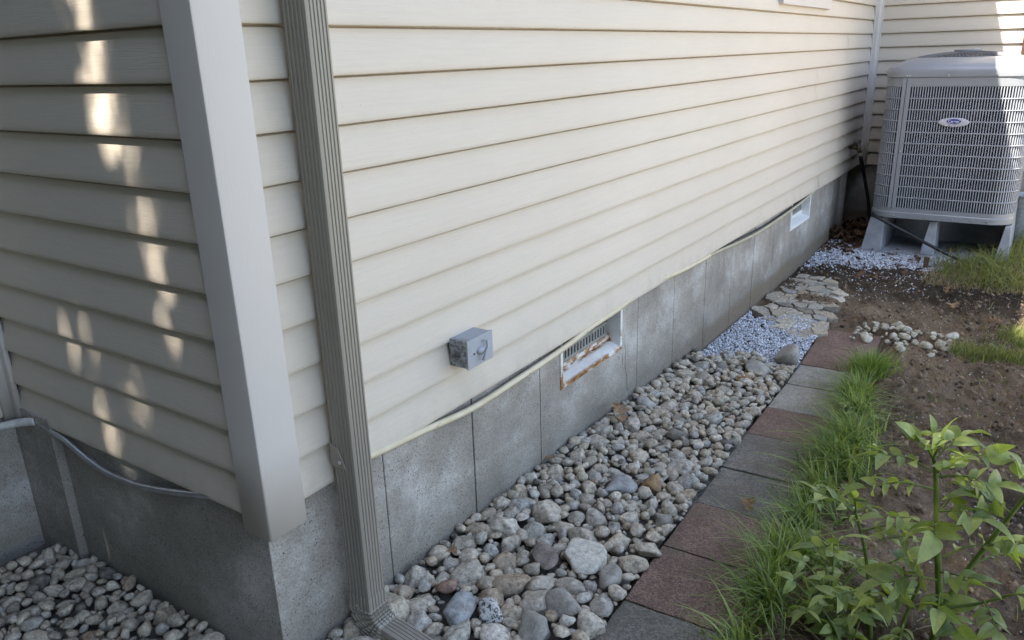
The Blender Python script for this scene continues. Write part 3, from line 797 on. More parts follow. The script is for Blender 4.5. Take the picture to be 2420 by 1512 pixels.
SPEC = m_onestone('speckled_granite', (0.52, 0.51, 0.48), (0.07, 0.07, 0.07), 95, (0.5, 0.56))
BRWN = m_onestone('brown_grey_stone', (0.20, 0.165, 0.14), (0.26, 0.22, 0.19), 20)
TANG = m_onestone('tan_grey_stone', (0.34, 0.315, 0.27), (0.27, 0.255, 0.225), 12)
TWIG = m_plain('dry_twig', (0.30, 0.24, 0.17), 0.8, 0.2, var=0.2)
big_rock('pale_stone', 'largest pale cream stone slab in the river stone bed', 7.5, -3.72, 0.78, 0.62, 0.24, PALE, 5, 1.0, (0.05, -0.08), 10, 0.30)
big_rock('blue_stone', 'flat blue grey angular stone slab beside the round orange stone', 11.6, -2.75, 0.78, 0.55, 0.26, BLUE, 9, 0.2, (0.1, 0.1), 12, 0.22)
big_rock('orange_stone', 'round orange tan stone, the only one in the bed', 12.2, -3.62, 0.42, 0.38, 0.34, ORNG, 14, 0.5, (0, 0), 5, 0.22)
big_rock('red_stone', 'small red brown stone lying near the downspout', 4.3, -1.28, 0.30, 0.20, 0.19, REDS, 21, 2.2, (0, 0), 9, 0.42)
big_rock('speckled_stone', 'black and white speckled granite stone in the near bed', 4.25, -2.72, 0.44, 0.40, 0.32, SPEC, 33, 0.3, (0, 0), 7, 0.22)
big_rock('brown_stone', 'flat brown slab stone left of the pale slab', 6.95, -2.72, 0.62, 0.40, 0.22, BRWN, 41, 0.5, (0.06, 0), 10, 0.28)
big_rock('smooth_stone', 'wide smooth grey stone closest to the bottom edge', 4.35, -4.0, 0.60, 0.44, 0.32, TANG, 52, 0.2, (0.1, 0), 7, 0.22)
big_rock('egg_stone', 'egg shaped warm grey stone near the slabs', 5.5, -4.12, 0.47, 0.42, 0.38, TANG, 58, 0.9, (0, 0), 5, 0.20)
big_rock('ledge_stone', 'long grey stone with a flat face nearest the elbow', 3.95, -1.95, 0.72, 0.42, 0.28, BLUE, 66, 0.25, (0.05, 0.05), 11, 0.24)
big_rock('tan_stone', 'broad tan stone touching the red slab', 7.05, -4.62, 0.55, 0.40, 0.28, TANG, 68, 0.6, (0, 0.05), 7, 0.22)
big_rock('boulder', 'largest rounded tan boulder at the far end of the bed', 26.9, -3.95, 0.80, 0.66, 0.60, TANG, 73, 0.4, (0, 0.08), 5.5, 0.42, cat='boulder')
big_rock('slab_stone', 'wide flat tan stone just before the boulder', 24.6, -3.25, 0.95, 0.62, 0.30, TANG, 77, 0.3, (0.05, 0.0), 10, 0.22)

def dart(n, r0, r1, xr, yr, pack=0.93):
    for _ in range(n):
        x = rnd.uniform(*xr); y = rnd.uniform(*yr); r = rnd.uniform(r0, r1)
        if not in_bed(x, y, r): continue
        e = r * 0.86
        if all((x - a) ** 2 + (y - c) ** 2 > (pack * (e + q)) ** 2 for a, c, q in HS.near(x, y)):
            HS.put(x, y, e); stones.append((x, y, r))
NEAR = (-2, 9.5); MID = (8, 27.3)
HS.put(2.3, -1.3, 0.35)
dart(700, 0.42, 0.60, NEAR, (-5.5, 0.2), 0.85); dart(1600, 0.29, 0.42, NEAR, (-5.5, 0.2), 0.86); dart(120, 0.36, 0.5, MID, (-5.3, 0.2))
dart(3500, 0.22, 0.33, NEAR, (-5.5, 0.2), 0.84); dart(1300, 0.25, 0.36, MID, (-5.3, 0.2), 0.88); dart(800, 0.22, 0.38, (-9, 0.2), (0, 10.4), 0.84)
dart(12000, 0.16, 0.25, (-3, 27.3), (-5.5, 0.2), 0.80); dart(12000, 0.15, 0.25, (-9, 0.2), (-2, 10.4), 0.80)
dart(16000, 0.10, 0.17, (-3, 27.3), (-5.5, 0.2), 0.76); dart(8000, 0.10, 0.16, (-9, 0.2), (-2, 10.4), 0.78)
dart(14000, 0.06, 0.10, (-3, 27.3), (-5.5, 0.2), 0.76)
CAMP = np.array([-8.825, -12.6594, 9.3028])
recs = []
for x, y, r in stones:
    pi = rnd.randrange(16)
    lift = 0.34 - 0.25 * max(0, 0.24 - r) / 0.24
    mound = 0.16 * math.exp(-((0.2 - y) / 1.6) ** 2) if x > 0.2 else 0.0
    z = float(zg(x)) - 0.02 + lift * (0.62 if r > 0.3 else 1.0) - 0.12 + mound + rnd.uniform(-0.05, 0.07)
    e = (rnd.uniform(-0.35, 0.35), rnd.uniform(-0.35, 0.35), rnd.uniform(0, 6.28))
    d = np.linalg.norm(np.array([x, y, z]) - CAMP)
    recs.append((r / d, pi, (x, y, z), r, e))
# a loose scatter on top
for _ in range(160):
    x = rnd.uniform(9, 26) if _ > 60 else rnd.uniform(-8, 0); y = rnd.uniform(-5.0, 10 if x < 0 else 0.0); r = rnd.uniform(0.09, 0.18)
    if in_bed(x, y, r + 0.1):
        z = float(zg(x)) + 0.36
        recs.append((0, rnd.randrange(16), (x, y, z), r, (rnd.uniform(-.5, .5), rnd.uniform(-.5, .5), rnd.uniform(0, 6.28))))
recs.sort(key=lambda q: -q[0])
# bed of fine dark grit under the stones
bed = MB()
gx = np.arange(-9, 28.01, 0.5)
for x in gx[:-1]:
    for y in np.arange(-5.5, 11, 0.5):
        if x > 0 and y > 0.3: continue
        if y < yin(x) - 0.2: continue
        zz = [float(zg(a)) - 0.13 + 0.02 * rnd.random() for a in (x, x + 0.5)]
        bed.quad((x, y, zz[0]), (x + 0.5, y, zz[1]), (x + 0.5, min(y + 0.5, 11), zz[1]), (x, min(y + 0.5, 11), zz[0]))
bedo = bed.build('stone_bed', m_plain('dark_grit', (0.13, 0.12, 0.105), 0.95, 0.1, var=0.5, sc=70, bump=0.8))
tag(bedo, 'bed of loose grey river stones along the foundation', 'stone bed', kind='structure')
for q in recs[:300]:
    o = add('river_stone', PME[q[1]], None, bedo); o.location = [c * U for c in q[2]]; o.rotation_euler = q[4]; o.scale = [q[3] * U] * 3
rest = joined('small_river_stones', [q[1:] for q in recs[300:]], PROTO2, STONE)
rest.parent = bedo; tag(rest, kind='stuff')

# ------------------------------------------------------------------ flat slate pieces
fs = empty('flagstone_patch', (36, -2, -5), kind='structure'); tag(fs, 'patch of broken flat stone pieces between gravel and soil', 'flagstones')
FH = Hash(1.6); FO = (36, -2, -5)
def flag_in(x, y, r):
    lo = np.interp(x, [29.5, 31, 33.5, 36, 39.5, 42.5], [-3.9, -4.4, -4.2, -4.3, -4.0, -2.8])
    hi = np.interp(x, [29.5, 31, 32.5, 33.5, 42.5], [-3.2, -2.2, -1.2, 0.1, 0.1])
    return 29.5 < x < 42.6 and lo + r * 0.5 < y < hi - r * 0.5
seeds = []
for _ in range(4000):
    x = rnd.uniform(28.8, 43.4); y = rnd.uniform(-5.2, 0.9); md = rnd.choice((0.55, 0.8, 1.0))
    if all(((x - a) * 0.8) ** 2 + (y - c) ** 2 > md * md for a, c in seeds): seeds.append((x, y))
def clip(poly, px, py, nx, ny):
    out = []
    for q in range(len(poly)):
        A_, B_ = poly[q], poly[(q + 1) % len(poly)]
        da = (A_[0] - px) * nx + (A_[1] - py) * ny; db = (B_[0] - px) * nx + (B_[1] - py) * ny
        if da <= 0: out.append(A_)
        if da * db < 0:
            t = da / (da - db); out.append((A_[0] + (B_[0] - A_[0]) * t, A_[1] + (B_[1] - A_[1]) * t))
    return out
for x, y in seeds:
    if not flag_in(x, y, 0.3): continue
    poly = [(x - 1.3, y - 1.0), (x + 1.3, y - 1.0), (x + 1.3, y + 1.0), (x - 1.3, y + 1.0)]
    for a, c in seeds:
        dx, dy = a - x, c - y; dd = math.hypot(dx, dy)
        if dd < 1e-6 or dd > 3.2: continue
        gap = rnd.uniform(0.02, 0.05)
        poly = clip(poly, x + dx * 0.5 - dx / dd * gap, y + dy * 0.5 - dy / dd * gap, dx / dd, dy / dd)
        if len(poly) < 3: break
    poly = clip(poly, 0, 0.12, 0, 1)
    if len(poly) < 3: continue
    pts = []
    for q in range(len(poly)):                       # ragged broken edges
        A_, B_ = poly[q], poly[(q + 1) % len(poly)]
        pts.append((A_[0] - x, A_[1] - y))
        if math.dist(A_, B_) > 0.35:
            pts.append(((A_[0] + B_[0]) / 2 - x + rnd.uniform(-0.06, 0.04), (A_[1] + B_[1]) / 2 - y + rnd.uniform(-0.06, 0.04)))
    h = rnd.uniform(0.10, 0.22); tx, ty = rnd.uniform(-0.09, 0.09), rnd.uniform(-0.09, 0.09)
    b = MB(); R = []
    for zz, s_ in ((-0.25, 0.97), (h - 0.03, 1.0), (h, 0.95)):
        R.append([(px * s_, py * s_, zz + px * tx + py * ty + (rnd.uniform(-0.015, 0.015) if zz > 0 else 0)) for px, py in pts])
    b.loft(R)
    o = b.build('flagstone', SLATE, fs)
    o.location = ((x - FO[0]) * U, (y - FO[1]) * U, (float(zg(x)) + 0.0 + rnd.uniform(-0.03, 0.05) - FO[2]) * U)

# ------------------------------------------------------------------ crushed white stone
def chip_protos(n, seed):
    out = []
    for i in range(n):
        r = np.random.RandomState(seed + i)
        bm = bmesh.new(); bmesh.ops.create_icosphere(bm, subdivisions=1, radius=1)
        V = np.array([v.co[:] for v in bm.verts]); Fc = np.array([[v.index for v in f.verts] for f in bm.faces]); bm.free()
        V = V * r.uniform(0.65, 1.15, (len(V), 1)) * np.array([1, r.uniform(.6, .9), r.uniform(.5, .8)])
        out.append((V, Fc))
    return out
CP = chip_protos(10, 900)
def gravel(name, label, n, inside, box, r0, r1, mat, parent=None, cat='gravel', zoff=0.06, use_soil=False, pw=1.0):
    it = []
    while len(it) < n:
        x = rnd.uniform(box[0], box[1]); y = rnd.uniform(box[2], box[3])
        if not inside(x, y): continue
        z = (float(soil_h(np.array(x), np.array(y))) if use_soil else float(zg(x))) + zoff + rnd.uniform(-0.03, 0.05)
        it.append((rnd.randrange(10), (x, y, z), r0 + (r1 - r0) * rnd.random() ** pw, (rnd.uniform(0, 6), rnd.uniform(0, 6), rnd.uniform(0, 6))))
    o = joined(name, it, CP, mat, smooth=False)
    return tag(o, label, cat, kind='stuff')
def g1(x, y):
    if y > 0.1 or y < yin(x) + 0.05: return False
    w = 0.5 * math.sin(y * 2.1) + 0.35 * math.sin(y * 5.3 + 1)
    lo = 24.6 + 2.0 * (-y / 4.5) + w; hi = 33.3 - 0.2 * y + w
    return lo < x < hi
gravel('crushed_gravel', 'patch of blue white crushed gravel before the broken flagstones', 6500, g1, (23, 34, -4.8, 0.15), 0.035, 0.085, CHIP)
def g2(x, y):
    near = np.interp(y, [-10, -7.5, -5, -2, 0, 0.3], [49.6, 47.6, 46.2, 45.4, 44.8, 44.6]) + 0.5 * math.sin(y * 1.9)
    far = np.interp(y, [-10, -4, -2, 0.3], [51.4, 51.4, 54.5, 53.0])
    return near < x < far and y < 0.15
gravel('crushed_gravel', 'patch of blue white crushed gravel in front of the air conditioner stand', 6500, g2, (44, 56, -9.5, 0.15), 0.04, 0.095, CHIP)
gravel('scattered_gravel', 'thin scatter of white stone chips over the dark soil', 260, lambda x, y: rnd.random() < math.exp(-abs(x - 44.5) / 2.5) and y < 0, (38, 48, -8, 0), 0.03, 0.08, CHIP, zoff=0.04, use_soil=True)
gravel('soil_crumbs', 'loose dark crumbs and clods lying on the soil', 11000, lambda x, y: y < -7.6 or x > 34, (4, 49, -16, 0.0), 0.018, 0.19, CLOD, cat='soil crumbs', zoff=-0.02, use_soil=True, pw=5.0)
gravel('soil_pebbles', 'tiny pale pebbles sprinkled over the soil', 1500, lambda x, y: y < -8.2 or x > 36, (4, 48, -16, -1.0), 0.018, 0.055, PEBB, cat='pebbles', zoff=0.03, use_soil=True)

# ------------------------------------------------------------------ heap of pale rocks by the grass
PR = m_onestone('pale_rubble', (0.46, 0.43, 0.345), (0.36, 0.32, 0.235), 18)
hp = []
for i in range(64):
    for _ in range(60):
        t = rnd.random(); x = rnd.gauss(32.9 + 0.3 * math.sin(t * 6), 0.55); y = -5.7 - 4.4 * t
        r = rnd.choice((0.12, 0.15, 0.19, 0.24, 0.3, 0.38)) * rnd.uniform(0.85, 1.1) if t > 0.15 else rnd.uniform(0.10, 0.17)
        if all((x - a) ** 2 + (y - c) ** 2 > (0.75 * (r + q)) ** 2 for a, c, q, _z in hp): break
    lift = 0.30 * math.exp(-((x - 33.2) / 0.5) ** 2) if 0.2 < t < 0.9 else 0.0
    hp.append((x, y, r, lift))
for i, (x, y, r, lf) in enumerate(hp):
    V, Fc = rock_mesh('p', 300 + i, 3, 0.75, 14 + 8 * (i % 3), 0.13, 9)
    o = add('pale_rock', mesh_np('pale_rock', V, Fc, r * U, smooth=True), PR)
    o.location = (x * U, y * U, (float(zg(x)) + 0.12 + lf + 0.25 * r) * U); o.rotation_euler = (rnd.uniform(-.4, .4), rnd.uniform(-.4, .4), rnd.uniform(0, 6))
    tag(o, 'pale rock in the low heap at the end of the slabs', 'rock', 'pale rocks heaped by the grass')

# ------------------------------------------------------------------ air conditioner
AX0, AY, AH = 51.0, -7.0, 4.36
ACX = AX0 + AH
AO = (ACX, AY, -2.35)
ac = empty('air_conditioner', AO, 'grey air conditioning unit with louvred sides standing by the far wall', 'air conditioner')
def rsq(h, rad, z, n=7, cxx=0.0, cyy=0.0):
    P = []
    for qx, qy, a0 in ((1, 1, 0), (-1, 1, 90), (-1, -1, 180), (1, -1, 270)):
        for j in range(n + 1):
            a = math.radians(a0 + 90 * j / n)
            P.append((cxx + qx * (h - rad) + rad * math.cos(a), cyy + qy * (h - rad) + rad * math.sin(a), z))
    return P
RAD = 1.45
zb0 = 0.0; zt0 = 9.45                          # above AO z
b = MB(); b.loft([rsq(AH - 0.22, RAD - 0.1, 0.35), rsq(AH - 0.22, RAD - 0.1, zt0 - 0.1)], caps=True); b.build('coil', ACD, ac, angle=40)
b = MB(); b.loft([rsq(AH - 0.10, RAD, 0.0), rsq(AH + 0.03, RAD, 0.04), rsq(AH + 0.03, RAD, 0.40), rsq(AH - 0.02, RAD, 0.46), rsq(AH - 0.02, RAD, 0.72), rsq(AH - 0.08, RAD, 0.74), rsq(AH - 0.08, RAD, 0.3)], caps=False)
b.f.append(tuple(reversed(range(32)))); b.build('base_pan', ACM, ac, angle=35)
b = MB(); b.loft([rsq(AH - 0.08, RAD, zt0 - 0.62), rsq(AH - 0.08, RAD, zt0 - 0.60), rsq(AH - 0.01, RAD, zt0 - 0.60), rsq(AH - 0.01, RAD, zt0 - 0.03)], caps=False); b.build('top_band', ACM, ac, angle=35)
# ribs between louvre rows
path_pts = rsq(AH - 0.02, RAD, 0.0, 7)
def rib(z):
    hh = 0.042; o_, i_ = AH, AH - 0.09
    b = MB(); b.loft([rsq(i_, RAD, z - hh), rsq(o_ - 0.02, RAD, z - hh), rsq(o_, RAD, z - hh * 0.4), rsq(o_, RAD, z + hh * 0.4), rsq(o_ - 0.02, RAD, z + hh), rsq(i_, RAD, z + hh)], caps=False)
    return b
zr0, zr1 = 0.74, zt0 - 0.62; NR = 11
for i in range(1, NR):
    rib(zr0 + (zr1 - zr0) * i / NR).build('grille_rib', ACM, ac, angle=50)
# thin upright louvres, all round: too many and too thin to tell apart
def perim(h, rad, step):
    P = rsq(h, rad, 0, 10); P.append(P[0]); D = [0]
    for i in range(1, len(P)): D.append(D[-1] + math.dist(P[i], P[i - 1]))
    out = []; A = np.array(P); n = int(D[-1] / step)
    for i in range(n):
        d = D[-1] * i / n; q = [np.interp(d, D, A[:, c]) for c in (0, 1)]; q2 = [np.interp(min(d + 0.01, D[-1]), D, A[:, c]) for c in (0, 1)]
        t = Vector((q2[0] - q[0], q2[1] - q[1], 0)).normalized(); out.append((Vector((q[0], q[1], 0)), t))
    return out
b = MB()
for p, t in perim(AH - 0.05, RAD, 0.158):
    nrm = Vector((t.y, -t.x, 0)); w = t * 0.027; d = nrm * 0.04
    P = [p - w - d, p + w - d, p + w + d, p - w + d]
    b.hexa([(q.x, q.y, zr0) for q in P] + [(q.x, q.y, zr1) for q in P])
sl_ = b.build('louvres', m_plain('pale_grey_louvre', (0.33, 0.345, 0.385), 0.35, 0.5, var=0.12, sc=5, bump=0), ac); tag(sl_, kind='stuff')
# corner seam strips on the front, where the side panels meet
for yy in (2.93,):
    b = MB(); b.box(-AH - 0.015, -AH + 0.07, yy - 0.26, yy - 0.02, 0.7, zt0 - 0.1); b.build('panel_edge', ACM, ac, bevel=0.012)
    b = MB(); b.box(-AH - 0.015, -AH + 0.07, yy + 0.02, yy + 0.24, 0.7, zt0 - 0.1); b.build('panel_edge', ACM, ac, bevel=0.012)
    b = MB(); b.box(-AH + 0.0, -AH + 0.05, yy - 0.02, yy + 0.02, 0.7, zt0 - 0.1); b.build('panel_joint', DARK, ac)
# cap
b = MB(); R = []
for h, rd, z in ((AH - 0.05, RAD, zt0 - 0.02), (AH + 0.05, RAD, zt0), (AH + 0.06, RAD, zt0 + 0.28), (AH + 0.02, RAD, zt0 + 0.50), (AH - 0.12, RAD, zt0 + 0.66), (AH - 0.40, RAD, zt0 + 0.83), (AH - 0.9, RAD + 0.2, zt0 + 1.06), (AH - 1.25, 2.0, zt0 + 1.19), (AH - 1.3, 2.4, zt0 + 1.19), (AH - 1.36, 2.6, zt0 + 0.90)):
    R.append(rsq(h, min(rd, h), z, 10))
b.loft(R, caps=False); b.build('top_cap', ACM, ac, angle=40)
b = MB(); b.disc((0, 0, zt0 + 0.55), (0, 0, 1), 3.0, 0.05, 40); b.build('fan_well', ACD, ac)
b = MB()
for k in range(72):
    a = 2 * math.pi * k / 72; pts = []
    for r_ in (0.75, 1.4, 2.0, 2.6, 3.05): pts.append((r_ * math.cos(a + 0.10 * r_), r_ * math.sin(a + 0.10 * r_), zt0 + 1.52 - 0.035 * r_ ** 2))
    b.tube(pts, 0.028, 5)
for r_ in (1.1, 1.7, 2.3, 2.8):
    b.tube([(r_ * math.cos(2 * math.pi * j / 40), r_ * math.sin(2 * math.pi * j / 40), zt0 + 1.51 - 0.035 * r_ ** 2) for j in range(41)], 0.03, 5, caps=False)
fg = b.build('fan_grille', m_plain('dark_grey_wire', (0.12, 0.12, 0.13), 0.45, 0.5), ac); tag(fg, kind='stuff')
b = MB(); b.disc((0, 0, zt0 + 1.50), (0, 0, 1), 0.85, 0.14, 28); b.build('hub_cover', ACM, ac, bevel=0.04)
for yy, zz in ((3.0 + 0.55, zt0 + 0.10), (2.93 - 0.14, zt0 + 0.10), (0.5, zt0 + 0.10), (-2.2, zt0 + 0.10), (2.93 - 0.14, 4.6), (3.2, 0.25), (2.7, 0.22), (0.6, 0.2), (-0.9, 0.2), (-2.1, 0.2), (-3.4, 0.2)):
    dx = 0.07 if abs(yy) < 2.95 else 0.02
    o = screw(ac, (-AH - 0.03, min(max(yy, -2.95), 2.95), zz), (-1, 0, 0), 0.05, SCREW, 0.05)
# badge
BADGE = m_plain('badge_grey', (0.46, 0.45, 0.49), 0.35, 0.5, var=0.04, bump=0)
BLU = m_plain('badge_blue', (0.02, 0.03, 0.24), 0.35, 0.5, var=0.05, bump=0)
LET = m_plain('badge_white', (0.8, 0.8, 0.82), 0.4, 0.4, var=0.03, bump=0)
def oval(cy_, cz_, ry, rz, x0, x1, seg=36):
    b = MB()
    b.loft([[(x, cy_ - ry * f * math.cos(2 * math.pi * j / seg), cz_ + rz * f * math.sin(2 * math.pi * j / seg)) for j in range(seg)] for x, f in ((x0, 1.0), (x1 + 0.02, 1.0), (x1, 0.93))]); return b
bz = 6.60; by = -0.17
bd = oval(by, bz, 0.90, 0.29, -AH + 0.02, -AH - 0.08).build('badge', BADGE, ac, angle=30)
oval(by, bz + 0.06, 0.42, 0.15, -AH - 0.07, -AH - 0.10).build('badge_oval', BLU, bd)
bt = text('badge_lettering', 'Carrier', 0.24 * U, LET, bd, ((-AH - 0.101) * U, by * U, (bz + 0.06) * U), (math.pi / 2, 0, -math.pi / 2), 0.006 * U)
bt.data.transform(Matrix.Shear('XZ', 4, (0.0, 0.0))); bt.scale = (0.92, 1, 1)
text('badge_small_lettering', 'PERFORMANCE', 0.085 * U, m_plain('badge_print', (0.2, 0.2, 0.24), 0.5, 0.3, bump=0), bd, ((-AH - 0.083) * U, by * U, (bz - 0.16) * U), (math.pi / 2, 0, -math.pi / 2), 0.003 * U)

# stand
SO = (ACX, AY, -4.85)
stand = empty('equipment_stand', SO, 'moulded grey plastic stand with tapered legs under the air conditioner', 'stand')
b = MB(); b.box(-4.9, 4.3, -4.6, 4.75, -0.05, 0.14); b.build('base_plate', STANDM, stand, bevel=0.04)
def leg(y0, y1, x0, x1):
    b = MB(); tp = 0.32
    b.hexa([(x0, y0, 0.14), (x1, y0, 0.14), (x1, y1, 0.14), (x0, y1, 0.14), (x0 + 0.55, y0 + tp * 0.4, 2.42), (x1 - 0.1, y0 + tp * 0.4, 2.42), (x1 - 0.1, y1 - tp, 2.42), (x0 + 0.55, y1 - tp, 2.42)])
    return b.build('leg', STANDM, stand, bevel=0.05)
leg(3.2, 4.55, -4.7, 4.0); leg(-0.15, 0.75, -4.6, -2.2); leg(-0.15, 0.75, 1.5, 4.0); leg(-4.5, -3.7, -4.5, 4.0)
b = MB(); b.box(0.6, 1.0, -3.7, 3.2, 0.14, 2.3); b.build('web', STANDM, stand)
b = MB(); b.tube([(-2.2, 0.4, 2.40), (-2.2, 0.4, 2.5)], 0.6, 14); b.build('foot_pad', RUBBER, stand)

# hoses and spigot
hz_ = empty('garden_hose', (50, -6, -4.8), 'black hose coming from under the air conditioner onto the grass', 'hose')
b = MB(); b.tube(spline(rel([(54.0, -2.6, -2.45), (51.2, -2.9, -2.25), (50.4, -3.4, -2.30), (50.2, -5.27, -3.10), (49.6, -6.9, -3.70), (49.2, -8.42, -4.25), (49.4, -9.6, -4.62), (50.2, -11.0, -4.72), (51.0, -12.6, -4.75)], (50, -6, -4.8)), 8), 0.11, 10); b.build('hose_run', RUBBER, hz_, smooth=True)
sp = empty('water_spigot', (56.2, 0, 1.7), 'brass garden tap with a black hose on the siding by the far corner', 'tap')
BRASS = m_plain('dull_brass', (0.16, 0.12, 0.07), 0.5, 0.5, 0.7)
b = MB(); b.tube([(0, 0.1, 0.1), (0, -0.25, 0.1), (0, -0.6, 0.02)], 0.14, 10); b.tube([(0, -0.55, 0.1), (0.05, -0.66, -0.3)], 0.15, 10); b.build('tap_body', BRASS, sp, smooth=True)
b = MB(); b.tube([(0, -0.35, 0.1), (0, -0.42, 0.42)], 0.05, 8); b.disc((0, -0.42, 0.40), (0, -0.25, 1), 0.26, 0.07, 12); b.build('tap_handle', m_plain('dark_handle', (0.05, 0.045, 0.04), 0.5), sp)
b = MB(); b.tube([(0.05, -0.66, -0.28), (0.08, -0.7, -0.52)], 0.17, 10); b.build('hose_coupling', m_plain('pale_coupling', (0.4, 0.38, 0.3), 0.5), sp)
b = MB(); b.tube(spline([(0.08, -0.7, -0.5), (0.3, -0.85, -1.1), (0.7, -1.15, -2.5), (0.9, -1.5, -4.0), (0.95, -1.7, -5.2), (0.6, -2.0, -6.2)], 8), 0.13, 10); b.build('hose_run', RUBBER, sp, smooth=True)

# tub behind the unit, stake
TUB = m_plain('galvanised_tub', (0.42, 0.43, 0.43), 0.5, 0.5, 0.3)
t_ = empty('tub', (58.6, -12.1, -4.8), 'grey round tub half hidden behind the air conditioner', 'tub')
b = MB(); N = 30
R = [[(r_ * math.cos(2 * math.pi * j / N), r_ * math.sin(2 * math.pi * j / N), z) for j in range(N)] for r_, z in ((0.95, 0), (1.15, 3.4), (1.08, 3.4), (0.9, 0.1))]
b.loft(R); b.build('shell', TUB, t_, angle=40)
b = MB(); b.tube([(1.16 * math.cos(2 * math.pi * j / N), 1.16 * math.sin(2 * math.pi * j / N), 3.4) for j in range(N + 1)], 0.07, 8, caps=False); b.build('rim', TUB, t_, smooth=True)
b = MB(); b.hexa([(-0.13, -0.10, -0.6), (0.13, -0.10, -0.6), (0.13, 0.10, -0.6), (-0.13, 0.10, -0.6), (-0.15, -0.17, 0.85), (0.15, -0.17, 0.83), (0.15, 0.17, 0.86), (-0.15, 0.17, 0.88)])
sk_ = b.build('wooden_stake', WOOD, None, bevel=0.02, loc=(47.9, -7.05, -5.0)); tag(sk_, 'short weathered wooden stake at the edge of the white gravel', 'stake')

# ------------------------------------------------------------------ leaves on the ground
def oak_mesh(seed, size):
    r = random.Random(seed); L = []
    n = 26
    for i in range(n + 1):
        t = i / n
        env = math.sin(math.pi * min(1, t * 0.92 + 0.08)) ** 0.7 * 0.46
        lobe = 0.55 + 0.45 * math.sin(t * 5.2 * 2 * math.pi * 0.72 - 0.6)
        L.append((t, max(0.012, env * max(0.2, lobe))))
    V = []; Fc = []; k1 = r.uniform(0.25, 0.6); tw = r.uniform(-0.5, 0.5)
    for t, w in L:
        zc = 0.16 * math.sin(math.pi * t) + 0.1 * tw * t
        V += [(t - 0.5, -w * math.cos(k1), zc + w * math.sin(k1) * (1 + tw) + 0.03 * math.sin(19 * t)), (t - 0.5, 0, zc - 0.02), (t - 0.5, w * math.cos(k1), zc + w * math.sin(k1) * (1 - tw) + 0.03 * math.cos(17 * t))]
    for i in range(n):
        a = i * 3; Fc += [(a, a + 3, a + 4, a + 1), (a + 1, a + 4, a + 5, a + 2)]
    m = len(V); V += [(-0.5, -0.012, 0), (-0.5, 0.012, 0), (-0.72, 0.03, 0.03), (-0.72, 0.01, 0.03)]; Fc.append((m, m + 1, m + 2, m + 3))
    return mesh_np('oak_leaf', [(x * size, y * size, z * size) for x, y, z in V], Fc, smooth=True)
for i, (x, y, z, s, rz, ry, lab) in enumerate([
    (15.9, -0.45, -3.88, 0.95, 0.9, -0.45, 'large dry brown oak leaf on the stones close to the wall'),
    (21.9, -3.4, -4.12, 0.75, 2.3, -0.2, 'dry orange brown oak leaf on the stones near the far light slab'),
    (12.7, -6.6, -4.27, 0.62, 0.4, -0.2, 'curled dry oak leaf on the dark slab at the grass edge'),
    (5.3, -0.7, -3.72, 0.4, 1.4, 0.3, 'scrap of brown leaf among the stones near the downspout'),
    (11.2, -0.2, -3.80, 0.45, 2.2, 0.3, 'small russet leaf wedged between stones against the foundation'),
    (38.9, -9.5, -4.75, 0.8, 0.3, 0.1, 'pale brown dead leaf lying flat on the far soil'),
    (37.0, -11.6, -4.7, 0.75, 1.9, 0.1, 'pinkish dead leaf on the bare soil at the right edge'),
    (42.3, -9.0, -4.75, 0.8, 2.9, 0.15, 'tan dead leaf on the soil near the straw'),
    (34.2, -5.4, -4.85, 0.4, 0.6, 0.1, 'small orange leaf on the soil beside the last slab')]):
    o = add('oak_leaf', oak_mesh(i + 3, s), OAK, None, (x, y, z + 0.08)); o.rotation_euler = (rnd.uniform(-0.3, 0.3), ry, rz); tag(o, lab, 'leaf')
# leaf litter in the corner
VV = []; FF = []
for i in range(640):
    if i < 550: x = rnd.uniform(49, 58.5); y = rnd.uniform(-2.2, 0.5); 
    else: x = rnd.uniform(44, 51.5); y = rnd.uniform(-7.5, 0)
    if x < 51.5 and i < 550 and rnd.random() < (51.5 - x) / 2.6: continue
    s = rnd.uniform(0.3, 0.75); z = float(zg(x)) + rnd.uniform(0.02, 0.9 if x > 52.5 else 0.16)
    M_ = rotm(rnd.uniform(-.8, .8), rnd.uniform(-.8, .8), rnd.uniform(0, 6.28)); n = len(VV)
    for px, py, pz in ((-.5, 0, 0), (-.25, -.22, .06), (.2, -.26, .02), (.5, 0, .08), (.2, .26, .05), (-.25, .2, -.02), (0, 0, -.05)):
        q = M_ @ np.array((px * s, py * s, pz * s)); VV.append((q[0] + x, q[1] + y, q[2] + z))
    for j in range(6): FF.append((n + j, n + (j + 1) % 6, n + 6))
o = add('leaf_litter', mesh_np('leaf_litter', VV, FF), LITTER); tag(o, 'dark brown leaf litter heaped in the far corner by the foundation', 'leaf litter', kind='stuff')

